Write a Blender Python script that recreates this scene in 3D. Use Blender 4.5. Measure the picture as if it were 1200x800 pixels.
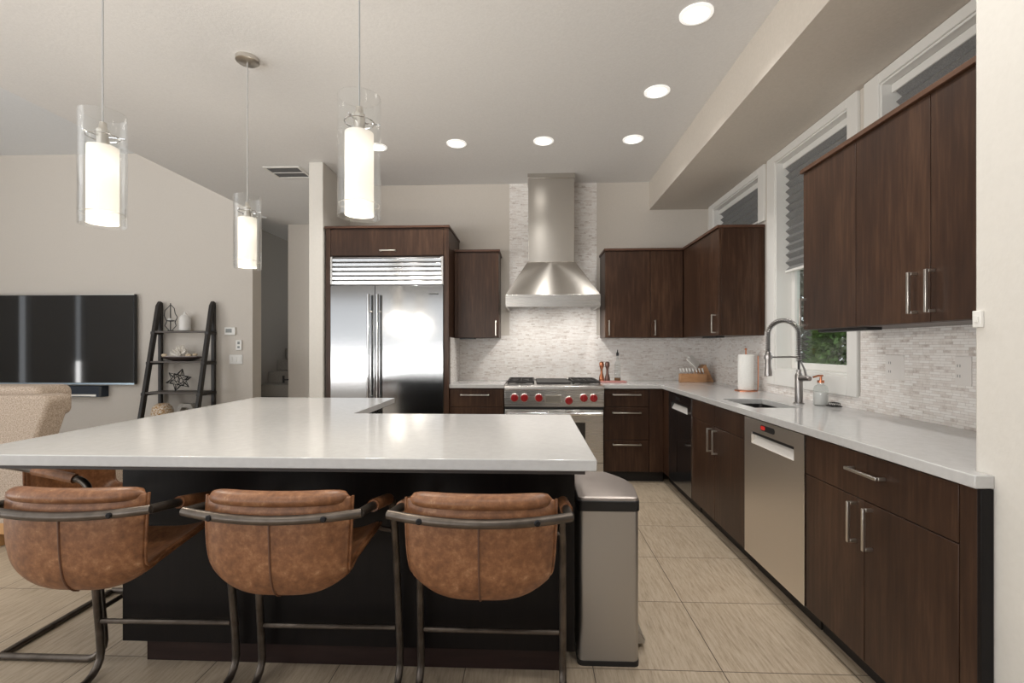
import bpy, bmesh, math, random
from mathutils import Vector, Matrix

for _o in list(bpy.data.objects):
    bpy.data.objects.remove(_o)
SC = bpy.context.scene
COL = SC.collection
random.seed(7)

# ------------------------------------------------------------------ camera
FPX, VPX, VPY, CAMH = 566.4, 622.55, 406.55, 1.263
YAW = math.atan((VPX - 600) / FPX)
cam_d = bpy.data.cameras.new('camera')
cam_d.sensor_width = 36
cam_d.sensor_fit = 'HORIZONTAL'
cam_d.lens = FPX / 1200 * 36
cam_d.shift_y = (VPY - 400) / 1200
cam_d.clip_start = 0.02
cam = bpy.data.objects.new('camera', cam_d)
cam.location = (0, 0, CAMH)
cam.rotation_euler = (math.radians(90), 0, YAW)
COL.objects.link(cam)
SC.camera = cam

# ------------------------------------------------------------------ world, exposure, added fill light
SC.view_settings.view_transform = 'Standard'
SC.view_settings.look = 'None'
SC.view_settings.gamma = 1.0
SC.view_settings.use_curve_mapping = False
SC.view_settings.exposure = 0.25
W = bpy.data.worlds.new('world')
SC.world = W
W.use_nodes = True
bg = W.node_tree.nodes['Background']
bg.inputs[0].default_value = (0.93, 0.965, 1.0, 1)
bg.inputs[1].default_value = 1.25


def area_light(name, loc, rot, sx, sy, power, color=(1, 1, 1)):
    l = bpy.data.lights.new(name, 'AREA')
    l.shape = 'RECTANGLE'
    l.size, l.size_y = sx, sy
    l.energy = power
    l.color = color
    o = bpy.data.objects.new(name, l)
    o.location = loc
    o.rotation_euler = rot
    COL.objects.link(o)
    return o


# unseen uplights added behind and to the left, to brighten ceiling and living room
area_light('added_uplight_rear', (-4.6, -4.4, 0.15), (math.radians(152), 0, 0), 7.0, 3.2, 620, (1, 0.985, 0.96))
area_light('added_uplight_side', (-10.4, -1.9, 0.15), (0, math.radians(-150), 0), 3.0, 6.0, 420, (1, 0.985, 0.96))
LAMP_W = 23.0
PEND_W = 10.0

# ------------------------------------------------------------------ materials
MATS = {}


def nmat(name):
    m = bpy.data.materials.new(name)
    m.use_nodes = True
    nt = m.node_tree
    return m, nt, nt.nodes['Principled BSDF']


def P(name, color, rough=0.5, metal=0.0, coat=0.0, emit=None, es=0.0, spec=None, alpha=None, trans=0.0, ior=None):
    m, nt, b = nmat(name)
    b.inputs['Base Color'].default_value = (*color, 1)
    b.inputs['Roughness'].default_value = rough
    b.inputs['Metallic'].default_value = metal
    b.inputs['Coat Weight'].default_value = coat
    if spec is not None:
        b.inputs['Specular IOR Level'].default_value = spec
    if emit:
        b.inputs['Emission Color'].default_value = (*emit, 1)
        b.inputs['Emission Strength'].default_value = es
    if trans:
        b.inputs['Transmission Weight'].default_value = trans
    if ior:
        b.inputs['IOR'].default_value = ior
    MATS[name] = m
    return m


def N(nt, typ, **kw):
    n = nt.nodes.new(typ)
    for k, v in kw.items():
        if k.startswith('i_'):
            n.inputs[k[2:].replace('_', ' ')].default_value = v
        else:
            setattr(n, k, v)
    return n


def coords(nt, scale=(1, 1, 1), kind='Object', rot=(0, 0, 0)):
    if kind == 'World':
        src = nt.nodes.new('ShaderNodeNewGeometry').outputs['Position']
    else:
        src = nt.nodes.new('ShaderNodeTexCoord').outputs[kind]
    mp = nt.nodes.new('ShaderNodeMapping')
    mp.inputs['Scale'].default_value = scale
    mp.inputs['Rotation'].default_value = rot
    nt.links.new(src, mp.inputs['Vector'])
    return mp.outputs['Vector']


def ramp(nt, fac, stops):
    r = nt.nodes.new('ShaderNodeValToRGB')
    el = r.color_ramp.elements
    while len(el) < len(stops):
        el.new(0.5)
    for e, (p, c) in zip(el, stops):
        e.position = p
        e.color = (*c, 1)
    nt.links.new(fac, r.inputs['Fac'])
    return r.outputs['Color']


def noise(nt, vec, scale=5, detail=3, rough=0.55):
    n = nt.nodes.new('ShaderNodeTexNoise')
    n.inputs['Scale'].default_value = scale
    n.inputs['Detail'].default_value = detail
    n.inputs['Roughness'].default_value = rough
    nt.links.new(vec, n.inputs['Vector'])
    return n.outputs['Fac']


def bump(nt, b, h, strength=0.1, dist=0.01):
    n = nt.nodes.new('ShaderNodeBump')
    n.inputs['Strength'].default_value = strength
    n.inputs['Distance'].default_value = dist
    nt.links.new(h, n.inputs['Height'])
    nt.links.new(n.outputs['Normal'], b.inputs['Normal'])


def m_noisy(name, c1, c2, scale=(1, 1, 1), nscale=5, rough=0.5, metal=0.0, bmp=0.0, coat=0.0, lo=0.3, hi=0.7, detail=4, kind='Object', spec=None, bdist=0.004):
    m, nt, b = nmat(name)
    v = coords(nt, scale, kind)
    f = noise(nt, v, nscale, detail)
    nt.links.new(ramp(nt, f, [(lo, c1), (hi, c2)]), b.inputs['Base Color'])
    b.inputs['Roughness'].default_value = rough
    b.inputs['Metallic'].default_value = metal
    b.inputs['Coat Weight'].default_value = coat
    if spec is not None:
        b.inputs['Specular IOR Level'].default_value = spec
    if bmp:
        bump(nt, b, f, bmp, bdist)
    MATS[name] = m
    return m


M_WALL = m_noisy('wall_paint', (0.605, 0.560, 0.505), (0.63, 0.583, 0.527), nscale=90, rough=0.75, bmp=0.12, kind='World', detail=2)
M_STUB = m_noisy('wall_paint_pale', (0.66, 0.635, 0.59), (0.68, 0.655, 0.61), nscale=60, rough=0.7, bmp=0.15, kind='World', detail=2)
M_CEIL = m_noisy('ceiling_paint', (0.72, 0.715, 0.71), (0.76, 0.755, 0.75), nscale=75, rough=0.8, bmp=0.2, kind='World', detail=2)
M_CEILL = m_noisy('living_ceiling_daylit', (0.76, 0.775, 0.79), (0.80, 0.815, 0.83), nscale=75, rough=0.8, bmp=0.3, kind='World', detail=2)  # ceiling paint made paler and bluer to stand in for daylight
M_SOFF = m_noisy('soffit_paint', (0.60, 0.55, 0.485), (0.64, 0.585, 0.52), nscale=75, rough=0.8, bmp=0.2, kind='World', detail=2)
M_TRIM = P('white_trim', (0.76, 0.75, 0.72), 0.4)
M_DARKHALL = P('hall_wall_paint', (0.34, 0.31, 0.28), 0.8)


def wood(name, dark, mid, light, axis='z', rough=0.40, coat=0.05, spec=0.28):
    m, nt, b = nmat(name)
    sc = {'z': (9, 9, 0.7), 'x': (0.7, 9, 9), 'y': (9, 0.7, 9)}[axis]
    v = coords(nt, sc, 'World')
    f1 = noise(nt, v, 5, 6, 0.65)
    v2 = coords(nt, {'z': (1.3, 1.3, 0.35), 'x': (.35, 1.3, 1.3), 'y': (1.3, .35, 1.3)}[axis], 'World')
    f2 = noise(nt, v2, 3, 3)
    mx = N(nt, 'ShaderNodeMath', operation='MULTIPLY_ADD')
    mx.inputs[1].default_value = 0.55
    nt.links.new(f1, mx.inputs[0])
    s = N(nt, 'ShaderNodeMath', operation='MULTIPLY')
    s.inputs[1].default_value = 0.45
    nt.links.new(f2, s.inputs[0])
    nt.links.new(s.outputs[0], mx.inputs[2])
    nt.links.new(ramp(nt, mx.outputs[0], [(0.32, dark), (0.5, mid), (0.7, light)]), b.inputs['Base Color'])
    b.inputs['Roughness'].default_value = rough
    b.inputs['Coat Weight'].default_value = coat
    b.inputs['Coat Roughness'].default_value = 0.2
    b.inputs['Specular IOR Level'].default_value = spec
    bump(nt, b, f1, 0.05, 0.002)
    MATS[name] = m
    return m


M_WOOD = wood('espresso_wood', (0.021, 0.0095, 0.0055), (0.043, 0.0200, 0.0110), (0.088, 0.045, 0.025))
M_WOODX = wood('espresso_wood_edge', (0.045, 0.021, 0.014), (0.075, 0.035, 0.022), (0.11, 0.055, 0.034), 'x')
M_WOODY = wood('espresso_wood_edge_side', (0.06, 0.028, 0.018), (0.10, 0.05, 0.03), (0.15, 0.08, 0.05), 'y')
M_ISLE = wood('shaded_island_wood', (0.0045, 0.0035, 0.0035), (0.0075, 0.006, 0.006), (0.012, 0.009, 0.009), coat=0.0, spec=0.2)  # espresso wood with the island's shade put into its colour
M_TOE = P('toe_kick_black', (0.012, 0.009, 0.008), 0.5)
M_QUARTZ = m_noisy('white_quartz', (0.50, 0.498, 0.493), (0.54, 0.537, 0.532), nscale=40, rough=0.13, kind='World', detail=3)
M_PLY = P('dark_subtop', (0.035, 0.026, 0.022), 0.6)


def steel(name, c, r0=0.22, r1=0.34, axis='x', aniso=0.0, arot=0.0):
    m, nt, b = nmat(name)
    sc = {'x': (1, 200, 200), 'z': (200, 200, 1), 'y': (200, 1, 200)}[axis]
    v = coords(nt, sc, 'World')
    f = noise(nt, v, 1.5, 3)
    mr = N(nt, 'ShaderNodeMapRange')
    mr.inputs['To Min'].default_value = r0
    mr.inputs['To Max'].default_value = r1
    nt.links.new(f, mr.inputs['Value'])
    nt.links.new(mr.outputs[0], b.inputs['Roughness'])
    b.inputs['Base Color'].default_value = (*c, 1)
    b.inputs['Metallic'].default_value = 1
    if aniso:
        b.inputs['Anisotropic'].default_value = aniso
        b.inputs['Anisotropic Rotation'].default_value = arot
        tg = N(nt, 'ShaderNodeTangent', direction_type='RADIAL', axis='Z')
        nt.links.new(tg.outputs[0], b.inputs['Tangent'])
    MATS[name] = m
    return m


M_STEEL = steel('brushed_steel', (0.60, 0.585, 0.565))
M_STEELV = steel('brushed_steel_vertical', (0.56, 0.53, 0.49), 0.20, 0.27, axis='z', aniso=0.8, arot=0.25)
M_STEELF = steel('fridge_steel', (0.40, 0.40, 0.40), 0.10, 0.17)
M_STEELDW = steel('dishwasher_steel', (0.74, 0.69, 0.63), 0.30, 0.40, 'z')
M_STEELDK = P('dark_steel_edge', (0.10, 0.10, 0.10), 0.4, 1.0)
M_CAN = steel('satin_can_steel', (0.48, 0.47, 0.46), 0.38, 0.48, 'x')
M_LID = steel('satin_lid_steel', (0.44, 0.39, 0.36), 0.42, 0.5, 'y')
M_NICKEL = P('satin_nickel', (0.66, 0.63, 0.58), 0.3, 1.0)
M_GRIP = P('bright_grip_steel', (0.82, 0.80, 0.77), 0.5, 0.6)
M_CHROME = P('chrome', (0.72, 0.72, 0.73), 0.12, 1.0)
M_FAUCET = P('faucet_steel', (0.33, 0.31, 0.30), 0.28, 1.0)
M_BLACK = P('black_plastic', (0.012, 0.012, 0.013), 0.42)
M_BLKGLOSS = P('black_gloss_panel', (0.010, 0.010, 0.011), 0.12, 0.0, 0.5)
M_IRON = m_noisy('cast_iron', (0.012, 0.011, 0.011), (0.03, 0.026, 0.024), nscale=30, rough=0.55)
M_RED = P('red_knob', (0.30, 0.012, 0.014), 0.28, 0.0, 0.4)
M_REDLED = P('red_display', (0.35, 0.01, 0.01), 0.3, emit=(1, 0.06, 0.04), es=0.25)
M_TV = P('tv_screen_glass', (0.012, 0.013, 0.014), 0.05, 0.0, 0.0, spec=0.9)
M_NAVY = P('navy_speaker_cloth', (0.012, 0.02, 0.035), 0.6)
M_WHITEP = P('white_plastic', (0.78, 0.77, 0.74), 0.4)
M_GREYLCD = P('grey_display', (0.22, 0.23, 0.22), 0.3)
M_LAMP = P('lamp_lens', (0.9, 0.9, 0.88), 0.4, emit=(1, 0.96, 0.9), es=5.0)
M_LAMPTRIM = P('lamp_trim', (0.82, 0.81, 0.79), 0.5, emit=(1, 0.96, 0.9), es=0.5)
def frosted():
    m, nt, b = nmat('frosted_lamp_glass')
    b.inputs['Base Color'].default_value = (0.86, 0.85, 0.83, 1)
    b.inputs['Roughness'].default_value = 0.35
    b.inputs['Emission Color'].default_value = (1, 0.955, 0.89, 1)
    b.inputs['Emission Strength'].default_value = 0.16
    tl = nt.nodes.new('ShaderNodeBsdfTranslucent')
    tl.inputs[0].default_value = (0.9, 0.88, 0.85, 1)
    mx = nt.nodes.new('ShaderNodeMixShader')
    mx.inputs[0].default_value = 0.5
    nt.links.new(b.outputs[0], mx.inputs[1])
    nt.links.new(tl.outputs[0], mx.inputs[2])
    nt.links.new(mx.outputs[0], nt.nodes['Material Output'].inputs[0])
    return m


M_FROST = frosted()
M_BULB = P('lamp_bulb', (0.95, 0.93, 0.9), 0.4, emit=(1, 0.93, 0.8), es=6.0)
M_CORD = P('grey_cord', (0.45, 0.45, 0.45), 0.5)
M_VENT = P('vent_dark', (0.05, 0.05, 0.05), 0.7)
M_COPPER = P('copper', (0.55, 0.22, 0.12), 0.28, 1.0)
M_MARBLE = P('pink_tray', (0.52, 0.22, 0.20), 0.35)
M_PAPER = m_noisy('paper_towel_paper', (0.80, 0.79, 0.76), (0.86, 0.85, 0.82), nscale=120, rough=0.9, bmp=0.2)
M_CERAM = P('white_ceramic', (0.78, 0.76, 0.73), 0.35)
M_CORAL = m_noisy('coral_white', (0.62, 0.56, 0.48), (0.82, 0.79, 0.74), nscale=60, rough=0.8, bmp=0.5)
M_SHELL = m_noisy('shell_tan', (0.45, 0.33, 0.20), (0.72, 0.62, 0.48), nscale=50, rough=0.6, bmp=0.3)
M_SPECK = m_noisy('speckled_gold_ceramic', (0.48, 0.26, 0.08), (0.80, 0.72, 0.62), nscale=55, rough=0.4, bmp=0.6, lo=0.42, hi=0.56)
M_CEMENT = m_noisy('grey_cement', (0.30, 0.28, 0.26), (0.42, 0.40, 0.37), nscale=30, rough=0.85)
M_LADDER = m_noisy('black_brown_wood', (0.012, 0.010, 0.009), (0.03, 0.024, 0.02), (6, 6, 0.6), 6, 0.5)
M_SHELFW = P('grey_brown_shelf', (0.09, 0.075, 0.065), 0.5)
M_SOFA = m_noisy('tweed_beige', (0.34, 0.265, 0.205), (0.60, 0.50, 0.41), nscale=130, rough=0.95, bmp=0.5, lo=0.35, hi=0.65)
M_SOFAWOOD = P('orange_oak', (0.55, 0.30, 0.12), 0.4)
M_CARPET = m_noisy('grey_carpet', (0.30, 0.28, 0.26), (0.44, 0.42, 0.39), nscale=160, rough=1.0, bmp=0.4)
M_BLOCK = m_noisy('knife_block_oak', (0.38, 0.19, 0.085), (0.52, 0.29, 0.15), (2, 14, 14), 4, 0.4)
M_BRONZE = m_noisy('gunmetal_tube', (0.075, 0.062, 0.052), (0.16, 0.135, 0.115), (1, 1, 1), 14, 0.36, 0.85)
M_BOLT = P('black_bolt', (0.02, 0.02, 0.022), 0.35, 0.8)
M_OUTLET = P('outlet_stone', (0.80, 0.765, 0.735), 0.5)
M_SOAP = None


def leather(name):
    m, nt, b = nmat(name)
    v = coords(nt, (1, 1, 1))
    f1 = noise(nt, v, 9, 6, 0.65)
    f2 = noise(nt, v, 45, 5, 0.7)
    vo = N(nt, 'ShaderNodeTexVoronoi', feature='DISTANCE_TO_EDGE')
    vo.inputs['Scale'].default_value = 130
    nt.links.new(v, vo.inputs['Vector'])
    mx = N(nt, 'ShaderNodeMix', data_type='FLOAT')
    mx.inputs[0].default_value = 0.6
    nt.links.new(f1, mx.inputs[2])
    nt.links.new(f2, mx.inputs[3])
    c = ramp(nt, mx.outputs[0], [(0.36, (0.125, 0.050, 0.021)), (0.49, (0.205, 0.086, 0.036)), (0.57, (0.270, 0.124, 0.056)), (0.65, (0.41, 0.225, 0.122))])
    nt.links.new(c, b.inputs['Base Color'])
    b.inputs['Roughness'].default_value = 0.42
    b.inputs['Specular IOR Level'].default_value = 0.45
    bump(nt, b, f2, 0.12, 0.003)
    MATS[name] = m
    return m


M_LEATHER = leather('worn_tan_leather')
M_LEATHERD = P('leather_seam', (0.11, 0.045, 0.022), 0.5)


def thin_glass(name, tint=(0.97, 0.98, 0.98), rim=0.12):
    m = bpy.data.materials.new(name)
    m.use_nodes = True
    nt = m.node_tree
    nt.nodes.clear()
    out = nt.nodes.new('ShaderNodeOutputMaterial')
    tr = nt.nodes.new('ShaderNodeBsdfTransparent')
    tr.inputs[0].default_value = (*tint, 1)
    gl = nt.nodes.new('ShaderNodeBsdfGlossy')
    gl.inputs['Color'].default_value = (1, 1, 1, 1)
    gl.inputs['Roughness'].default_value = 0.03
    lw = nt.nodes.new('ShaderNodeLayerWeight')
    lw.inputs[0].default_value = 0.5
    pw = N(nt, 'ShaderNodeMath', operation='POWER')
    pw.inputs[1].default_value = 3.0
    nt.links.new(lw.outputs['Facing'], pw.inputs[0])
    ml = N(nt, 'ShaderNodeMath', operation='MULTIPLY_ADD')
    ml.inputs[1].default_value = rim
    ml.inputs[2].default_value = 0.03
    nt.links.new(pw.outputs[0], ml.inputs[0])
    mx = nt.nodes.new('ShaderNodeMixShader')
    nt.links.new(ml.outputs[0], mx.inputs[0])
    nt.links.new(tr.outputs[0], mx.inputs[1])
    nt.links.new(gl.outputs[0], mx.inputs[2])
    nt.links.new(mx.outputs[0], out.inputs[0])
    MATS[name] = m
    return m


M_GLASS = thin_glass('clear_pendant_glass', (0.985, 0.99, 0.99), 0.6)
M_PANE = thin_glass('window_pane_glass', (0.92, 0.95, 0.94), 0.2)
M_BOTTLE = thin_glass('clear_bottle_glass', (0.90, 0.92, 0.92), 0.4)


def tile_floor():
    m, nt, b = nmat('floor_tile')
    g = nt.nodes.new('ShaderNodeNewGeometry')
    mp = N(nt, 'ShaderNodeMapping', vector_type='TEXTURE')
    mp.inputs['Location'].default_value = (0.745 - 0.502 * 40, 1.912 - 0.514 * 40, 0)
    nt.links.new(g.outputs['Position'], mp.inputs['Vector'])
    br = N(nt, 'ShaderNodeTexBrick', offset=0.0, offset_frequency=1, squash=1.0)
    br.inputs['Scale'].default_value = 1.0
    br.inputs['Brick Width'].default_value = 0.502
    br.inputs['Row Height'].default_value = 0.514
    br.inputs['Mortar Size'].default_value = 0.0022
    br.inputs['Mortar Smooth'].default_value = 0.1
    br.inputs['Color1'].default_value = (0.0, 0.0, 0.0, 1)
    br.inputs['Color2'].default_value = (1, 1, 1, 1)
    nt.links.new(mp.outputs[0], br.inputs['Vector'])
    # directional travertine veins along the room, slightly skewed
    v = coords(nt, (46, 4.6, 1), 'World', (0, 0, math.radians(-12)))
    add = N(nt, 'ShaderNodeVectorMath', operation='ADD')
    sc = N(nt, 'ShaderNodeVectorMath', operation='SCALE')
    sc.inputs['Scale'].default_value = 7.0
    nt.links.new(br.outputs['Color'], sc.inputs[0])
    nt.links.new(v, add.inputs[0])
    nt.links.new(sc.outputs[0], add.inputs[1])
    f = noise(nt, add.outputs[0], 1.7, 9, 0.74)
    c = ramp(nt, f, [(0.28, (0.25, 0.190, 0.130)), (0.42, (0.40, 0.318, 0.228)), (0.55, (0.485, 0.398, 0.297)), (0.74, (0.56, 0.475, 0.37))])
    mx = N(nt, 'ShaderNodeMix', data_type='RGBA')
    nt.links.new(br.outputs['Fac'], mx.inputs['Factor'])
    nt.links.new(c, mx.inputs['A'])
    mx.inputs['B'].default_value = (0.12, 0.09, 0.065, 1)
    nt.links.new(mx.outputs['Result'], b.inputs['Base Color'])
    b.inputs['Roughness'].default_value = 0.36
    inv = N(nt, 'ShaderNodeMath', operation='SUBTRACT')
    inv.inputs[0].default_value = 1.0
    nt.links.new(br.outputs['Fac'], inv.inputs[1])
    bump(nt, b, inv.outputs[0], 0.3, 0.002)
    MATS['floor_tile'] = m
    return m


def mosaic(name, axis):
    m, nt, b = nmat(name)
    g = nt.nodes.new('ShaderNodeNewGeometry')
    sp = nt.nodes.new('ShaderNodeSeparateXYZ')
    nt.links.new(g.outputs['Position'], sp.inputs[0])
    cb = nt.nodes.new('ShaderNodeCombineXYZ')
    ad = N(nt, 'ShaderNodeMath', operation='ADD')
    ad.inputs[1].default_value = 20
    nt.links.new(sp.outputs[axis], ad.inputs[0])
    nt.links.new(ad.outputs[0], cb.inputs['X'])
    nt.links.new(sp.outputs['Z'], cb.inputs['Y'])
    br = N(nt, 'ShaderNodeTexBrick', offset=0.37, offset_frequency=2, squash=0.62, squash_frequency=3)
    br.inputs['Scale'].default_value = 1
    br.inputs['Brick Width'].default_value = 0.06
    br.inputs['Row Height'].default_value = 0.0125
    br.inputs['Mortar Size'].default_value = 0.0007
    br.inputs['Mortar Smooth'].default_value = 0.3
    br.inputs['Bias'].default_value = 0.0
    br.inputs['Color1'].default_value = (0, 0, 0, 1)
    br.inputs['Color2'].default_value = (1, 1, 1, 1)
    nt.links.new(cb.outputs[0], br.inputs['Vector'])
    v = coords(nt, (1, 1, 1), 'World')
    f = noise(nt, v, 34, 5, 0.65)
    s1 = N(nt, 'ShaderNodeMath', operation='MULTIPLY')
    s1.inputs[1].default_value = 0.55
    nt.links.new(br.outputs['Color'], s1.inputs[0])
    s2 = N(nt, 'ShaderNodeMath', operation='MULTIPLY_ADD')
    s2.inputs[1].default_value = 0.62
    nt.links.new(f, s2.inputs[0])
    nt.links.new(s1.outputs[0], s2.inputs[2])
    c = ramp(nt, s2.outputs[0], [(0.24, (0.55, 0.485, 0.445)), (0.36, (0.77, 0.715, 0.675)), (0.55, (0.86, 0.82, 0.785)), (0.85, (0.92, 0.895, 0.87))])
    mx = N(nt, 'ShaderNodeMix', data_type='RGBA')
    nt.links.new(br.outputs['Fac'], mx.inputs['Factor'])
    nt.links.new(c, mx.inputs['A'])
    mx.inputs['B'].default_value = (0.56, 0.52, 0.49, 1)
    nt.links.new(mx.outputs['Result'], b.inputs['Base Color'])
    b.inputs['Roughness'].default_value = 0.45
    h = N(nt, 'ShaderNodeMath', operation='SUBTRACT')
    nt.links.new(br.outputs['Color'], h.inputs[0])
    nt.links.new(br.outputs['Fac'], h.inputs[1])
    bump(nt, b, h.outputs[0], 0.45, 0.004)
    MATS[name] = m
    return m


M_FLOOR = tile_floor()
M_MOSX = mosaic('stone_mosaic_back', 'X')
M_MOSY = mosaic('stone_mosaic_side', 'Y')


def shade_fabric():
    m = bpy.data.materials.new('woven_shade_fabric')
    m.use_nodes = True
    nt = m.node_tree
    b = nt.nodes['Principled BSDF']
    v = coords(nt, (1, 1, 1), 'World')
    f = noise(nt, v, 160, 3)
    c = ramp(nt, f, [(0.3, (0.22, 0.215, 0.21)), (0.7, (0.46, 0.45, 0.445))])
    nt.links.new(c, b.inputs['Base Color'])
    b.inputs['Roughness'].default_value = 0.9
    tl = nt.nodes.new('ShaderNodeBsdfTranslucent')
    tl.inputs[0].default_value = (0.5, 0.5, 0.5, 1)
    mx = nt.nodes.new('ShaderNodeMixShader')
    mx.inputs[0].default_value = 0.42
    out = nt.nodes['Material Output']
    nt.links.new(b.outputs[0], mx.inputs[1])
    nt.links.new(tl.outputs[0], mx.inputs[2])
    nt.links.new(mx.outputs[0], out.inputs[0])
    MATS['shade'] = m
    return m


M_SHADE = shade_fabric()
M_LEAF = m_noisy('leaf_green', (0.10, 0.22, 0.05), (0.34, 0.52, 0.18), nscale=3, rough=0.6)
M_LEAFD = m_noisy('leaf_dark', (0.10, 0.09, 0.075), (0.24, 0.22, 0.15), nscale=3, rough=0.7)
M_BARK = P('bark', (0.06, 0.04, 0.03), 0.9)
M_GRASS = m_noisy('lawn', (0.05, 0.09, 0.02), (0.11, 0.17, 0.05), nscale=8, rough=1.0)

# ------------------------------------------------------------------ geometry helpers
OFF = {}


def root_off(o):
    while o.parent:
        o = o.parent
    return OFF.get(o.name, Vector((0, 0, 0)))


class B:
    def __init__(self):
        self.bm = bmesh.new()

    def box(self, x0, x1, y0, y1, z0, z1):
        if x0 > x1: x0, x1 = x1, x0
        if y0 > y1: y0, y1 = y1, y0
        if z0 > z1: z0, z1 = z1, z0
        v = [self.bm.verts.new(p) for p in ((x0, y0, z0), (x1, y0, z0), (x1, y1, z0), (x0, y1, z0), (x0, y0, z1), (x1, y0, z1), (x1, y1, z1), (x0, y1, z1))]
        for f in ((3, 2, 1, 0), (4, 5, 6, 7), (0, 1, 5, 4), (1, 2, 6, 5), (2, 3, 7, 6), (3, 0, 4, 7)):
            self.bm.faces.new([v[i] for i in f])
        return self

    def loft(self, rings, caps=True, close=False):
        vr = [[self.bm.verts.new(p) for p in r] for r in rings]
        n = len(vr[0])
        m = len(vr)
        for i in range(m if close else m - 1):
            a, b = vr[i], vr[(i + 1) % m]
            for j in range(n):
                self.bm.faces.new((a[j], a[(j + 1) % n], b[(j + 1) % n], b[j]))
        if caps and not close:
            self.bm.faces.new(list(reversed(vr[0])))
            self.bm.faces.new(vr[-1])
        return self

    def prism(self, poly, d0, d1, axis='z'):
        def mk(p, d):
            a, b = p
            return {'z': (a, b, d), 'x': (d, a, b), 'y': (a, d, b)}[axis]
        return self.loft([[mk(p, d0) for p in poly], [mk(p, d1) for p in poly]])

    def tube(self, pts, r, seg=10, closed=False, flat=None):
        pts = [Vector(p) for p in pts]
        n = len(pts)
        rr = r if isinstance(r, (list, tuple)) else [r] * n
        rings = []
        up = None
        for i, p in enumerate(pts):
            if closed:
                t = pts[(i + 1) % n] - pts[i - 1]
            else:
                t = pts[min(i + 1, n - 1)] - pts[max(i - 1, 0)]
            t.normalize()
            if up is None:
                up = t.orthogonal().normalized()
            else:
                up = up - t * up.dot(t)
                if up.length < 1e-6:
                    up = t.orthogonal()
                up.normalize()
            s = t.cross(up)
            rings.append([p + (up * math.cos(a) + s * math.sin(a)) * rr[i] for a in [2 * math.pi * k / seg for k in range(seg)]])
        return self.loft(rings, True, closed)

    def lathe(self, prof, c=(0, 0, 0), seg=24, axis='z', cap=True):
        rings = []
        for r, h in prof:
            ring = []
            for k in range(seg):
                a = 2 * math.pi * k / seg
                x, y = r * math.cos(a), r * math.sin(a)
                if axis == 'z':
                    q = (c[0] + x, c[1] + y, c[2] + h)
                elif axis == 'y':
                    q = (c[0] + x, c[1] + h, c[2] + y)
                else:
                    q = (c[0] + h, c[1] + x, c[2] + y)
                ring.append(q)
            rings.append(ring)
        return self.loft(rings, cap)

    def grid(self, fn, nu, nv):
        v = [[self.bm.verts.new(fn(i / nu, j / nv)) for j in range(nv + 1)] for i in range(nu + 1)]
        for i in range(nu):
            for j in range(nv):
                self.bm.faces.new((v[i][j], v[i + 1][j], v[i + 1][j + 1], v[i][j + 1]))
        return self

    def blob(self, c, r, sub=2, jit=0.0, sc=(1, 1, 1)):
        res = bmesh.ops.create_icosphere(self.bm, subdivisions=sub, radius=1)
        for v in res['verts']:
            k = r * (1 + random.uniform(-jit, jit))
            v.co = Vector((c[0] + v.co.x * k * sc[0], c[1] + v.co.y * k * sc[1], c[2] + v.co.z * k * sc[2]))
        return self

    def cells(self, xs, ys, keep, z0, z1):
        vt, vb = {}, {}

        def g(d, i, j, z):
            if (i, j) not in d:
                d[(i, j)] = self.bm.verts.new((xs[i], ys[j], z))
            return d[(i, j)]
        K = set(keep)
        for (i, j) in K:
            q = [(i, j), (i + 1, j), (i + 1, j + 1), (i, j + 1)]
            self.bm.faces.new([g(vt, a, b, z1) for a, b in q])
            self.bm.faces.new([g(vb, a, b, z0) for a, b in reversed(q)])
            for (di, dj, a, b) in ((0, -1, q[0], q[1]), (1, 0, q[1], q[2]), (0, 1, q[2], q[3]), (-1, 0, q[3], q[0])):
                if (i + di, j + dj) not in K:
                    self.bm.faces.new((g(vb, *a, z0), g(vb, *b, z0), g(vt, *b, z1), g(vt, *a, z1)))
        return self

    def build(self, name, mat, parent=None, bevel=0.0, smooth=True, solid=0.0, sub=0, seg=2):
        bm = self.bm
        if parent is not None:
            o = root_off(parent)
            if o.length > 0:
                for v in bm.verts:
                    v.co -= o
        bmesh.ops.recalc_face_normals(bm, faces=bm.faces)
        bm.normal_update()
        if smooth:
            for f in bm.faces:
                f.smooth = True
            for e in bm.edges:
                if len(e.link_faces) == 2 and e.calc_face_angle(0) > 0.62:
                    e.smooth = False
        me = bpy.data.meshes.new(name)
        bm.to_mesh(me)
        bm.free()
        me.materials.append(mat)
        ob = bpy.data.objects.new(name, me)
        COL.objects.link(ob)
        if parent is not None:
            ob.parent = parent
        if solid:
            md = ob.modifiers.new('solid', 'SOLIDIFY')
            md.thickness = solid
            md.offset = 0
        if sub:
            md = ob.modifiers.new('sub', 'SUBSURF')
            md.levels = md.render_levels = sub
        if bevel:
            md = ob.modifiers.new('bev', 'BEVEL')
            md.width = bevel
            md.segments = seg
            md.limit_method = 'ANGLE'
            md.angle_limit = math.radians(40)
        return ob


def tag(o, label=None, cat=None, group=None, kind=None):
    if label: o['label'] = label
    if cat: o['category'] = cat
    if group: o['group'] = group
    if kind: o['kind'] = kind
    return o


def thing(name, label, cat, loc=(0, 0, 0), group=None, kind=None):
    o = bpy.data.objects.new(name, None)
    o.empty_display_size = 0.05
    o.location = loc
    COL.objects.link(o)
    OFF[o.name] = Vector(loc)
    return tag(o, label, cat, group, kind)


def struct(name, b, mat, bevel=0.0):
    return tag(b.build(name, mat, None, bevel), kind='structure')


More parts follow.
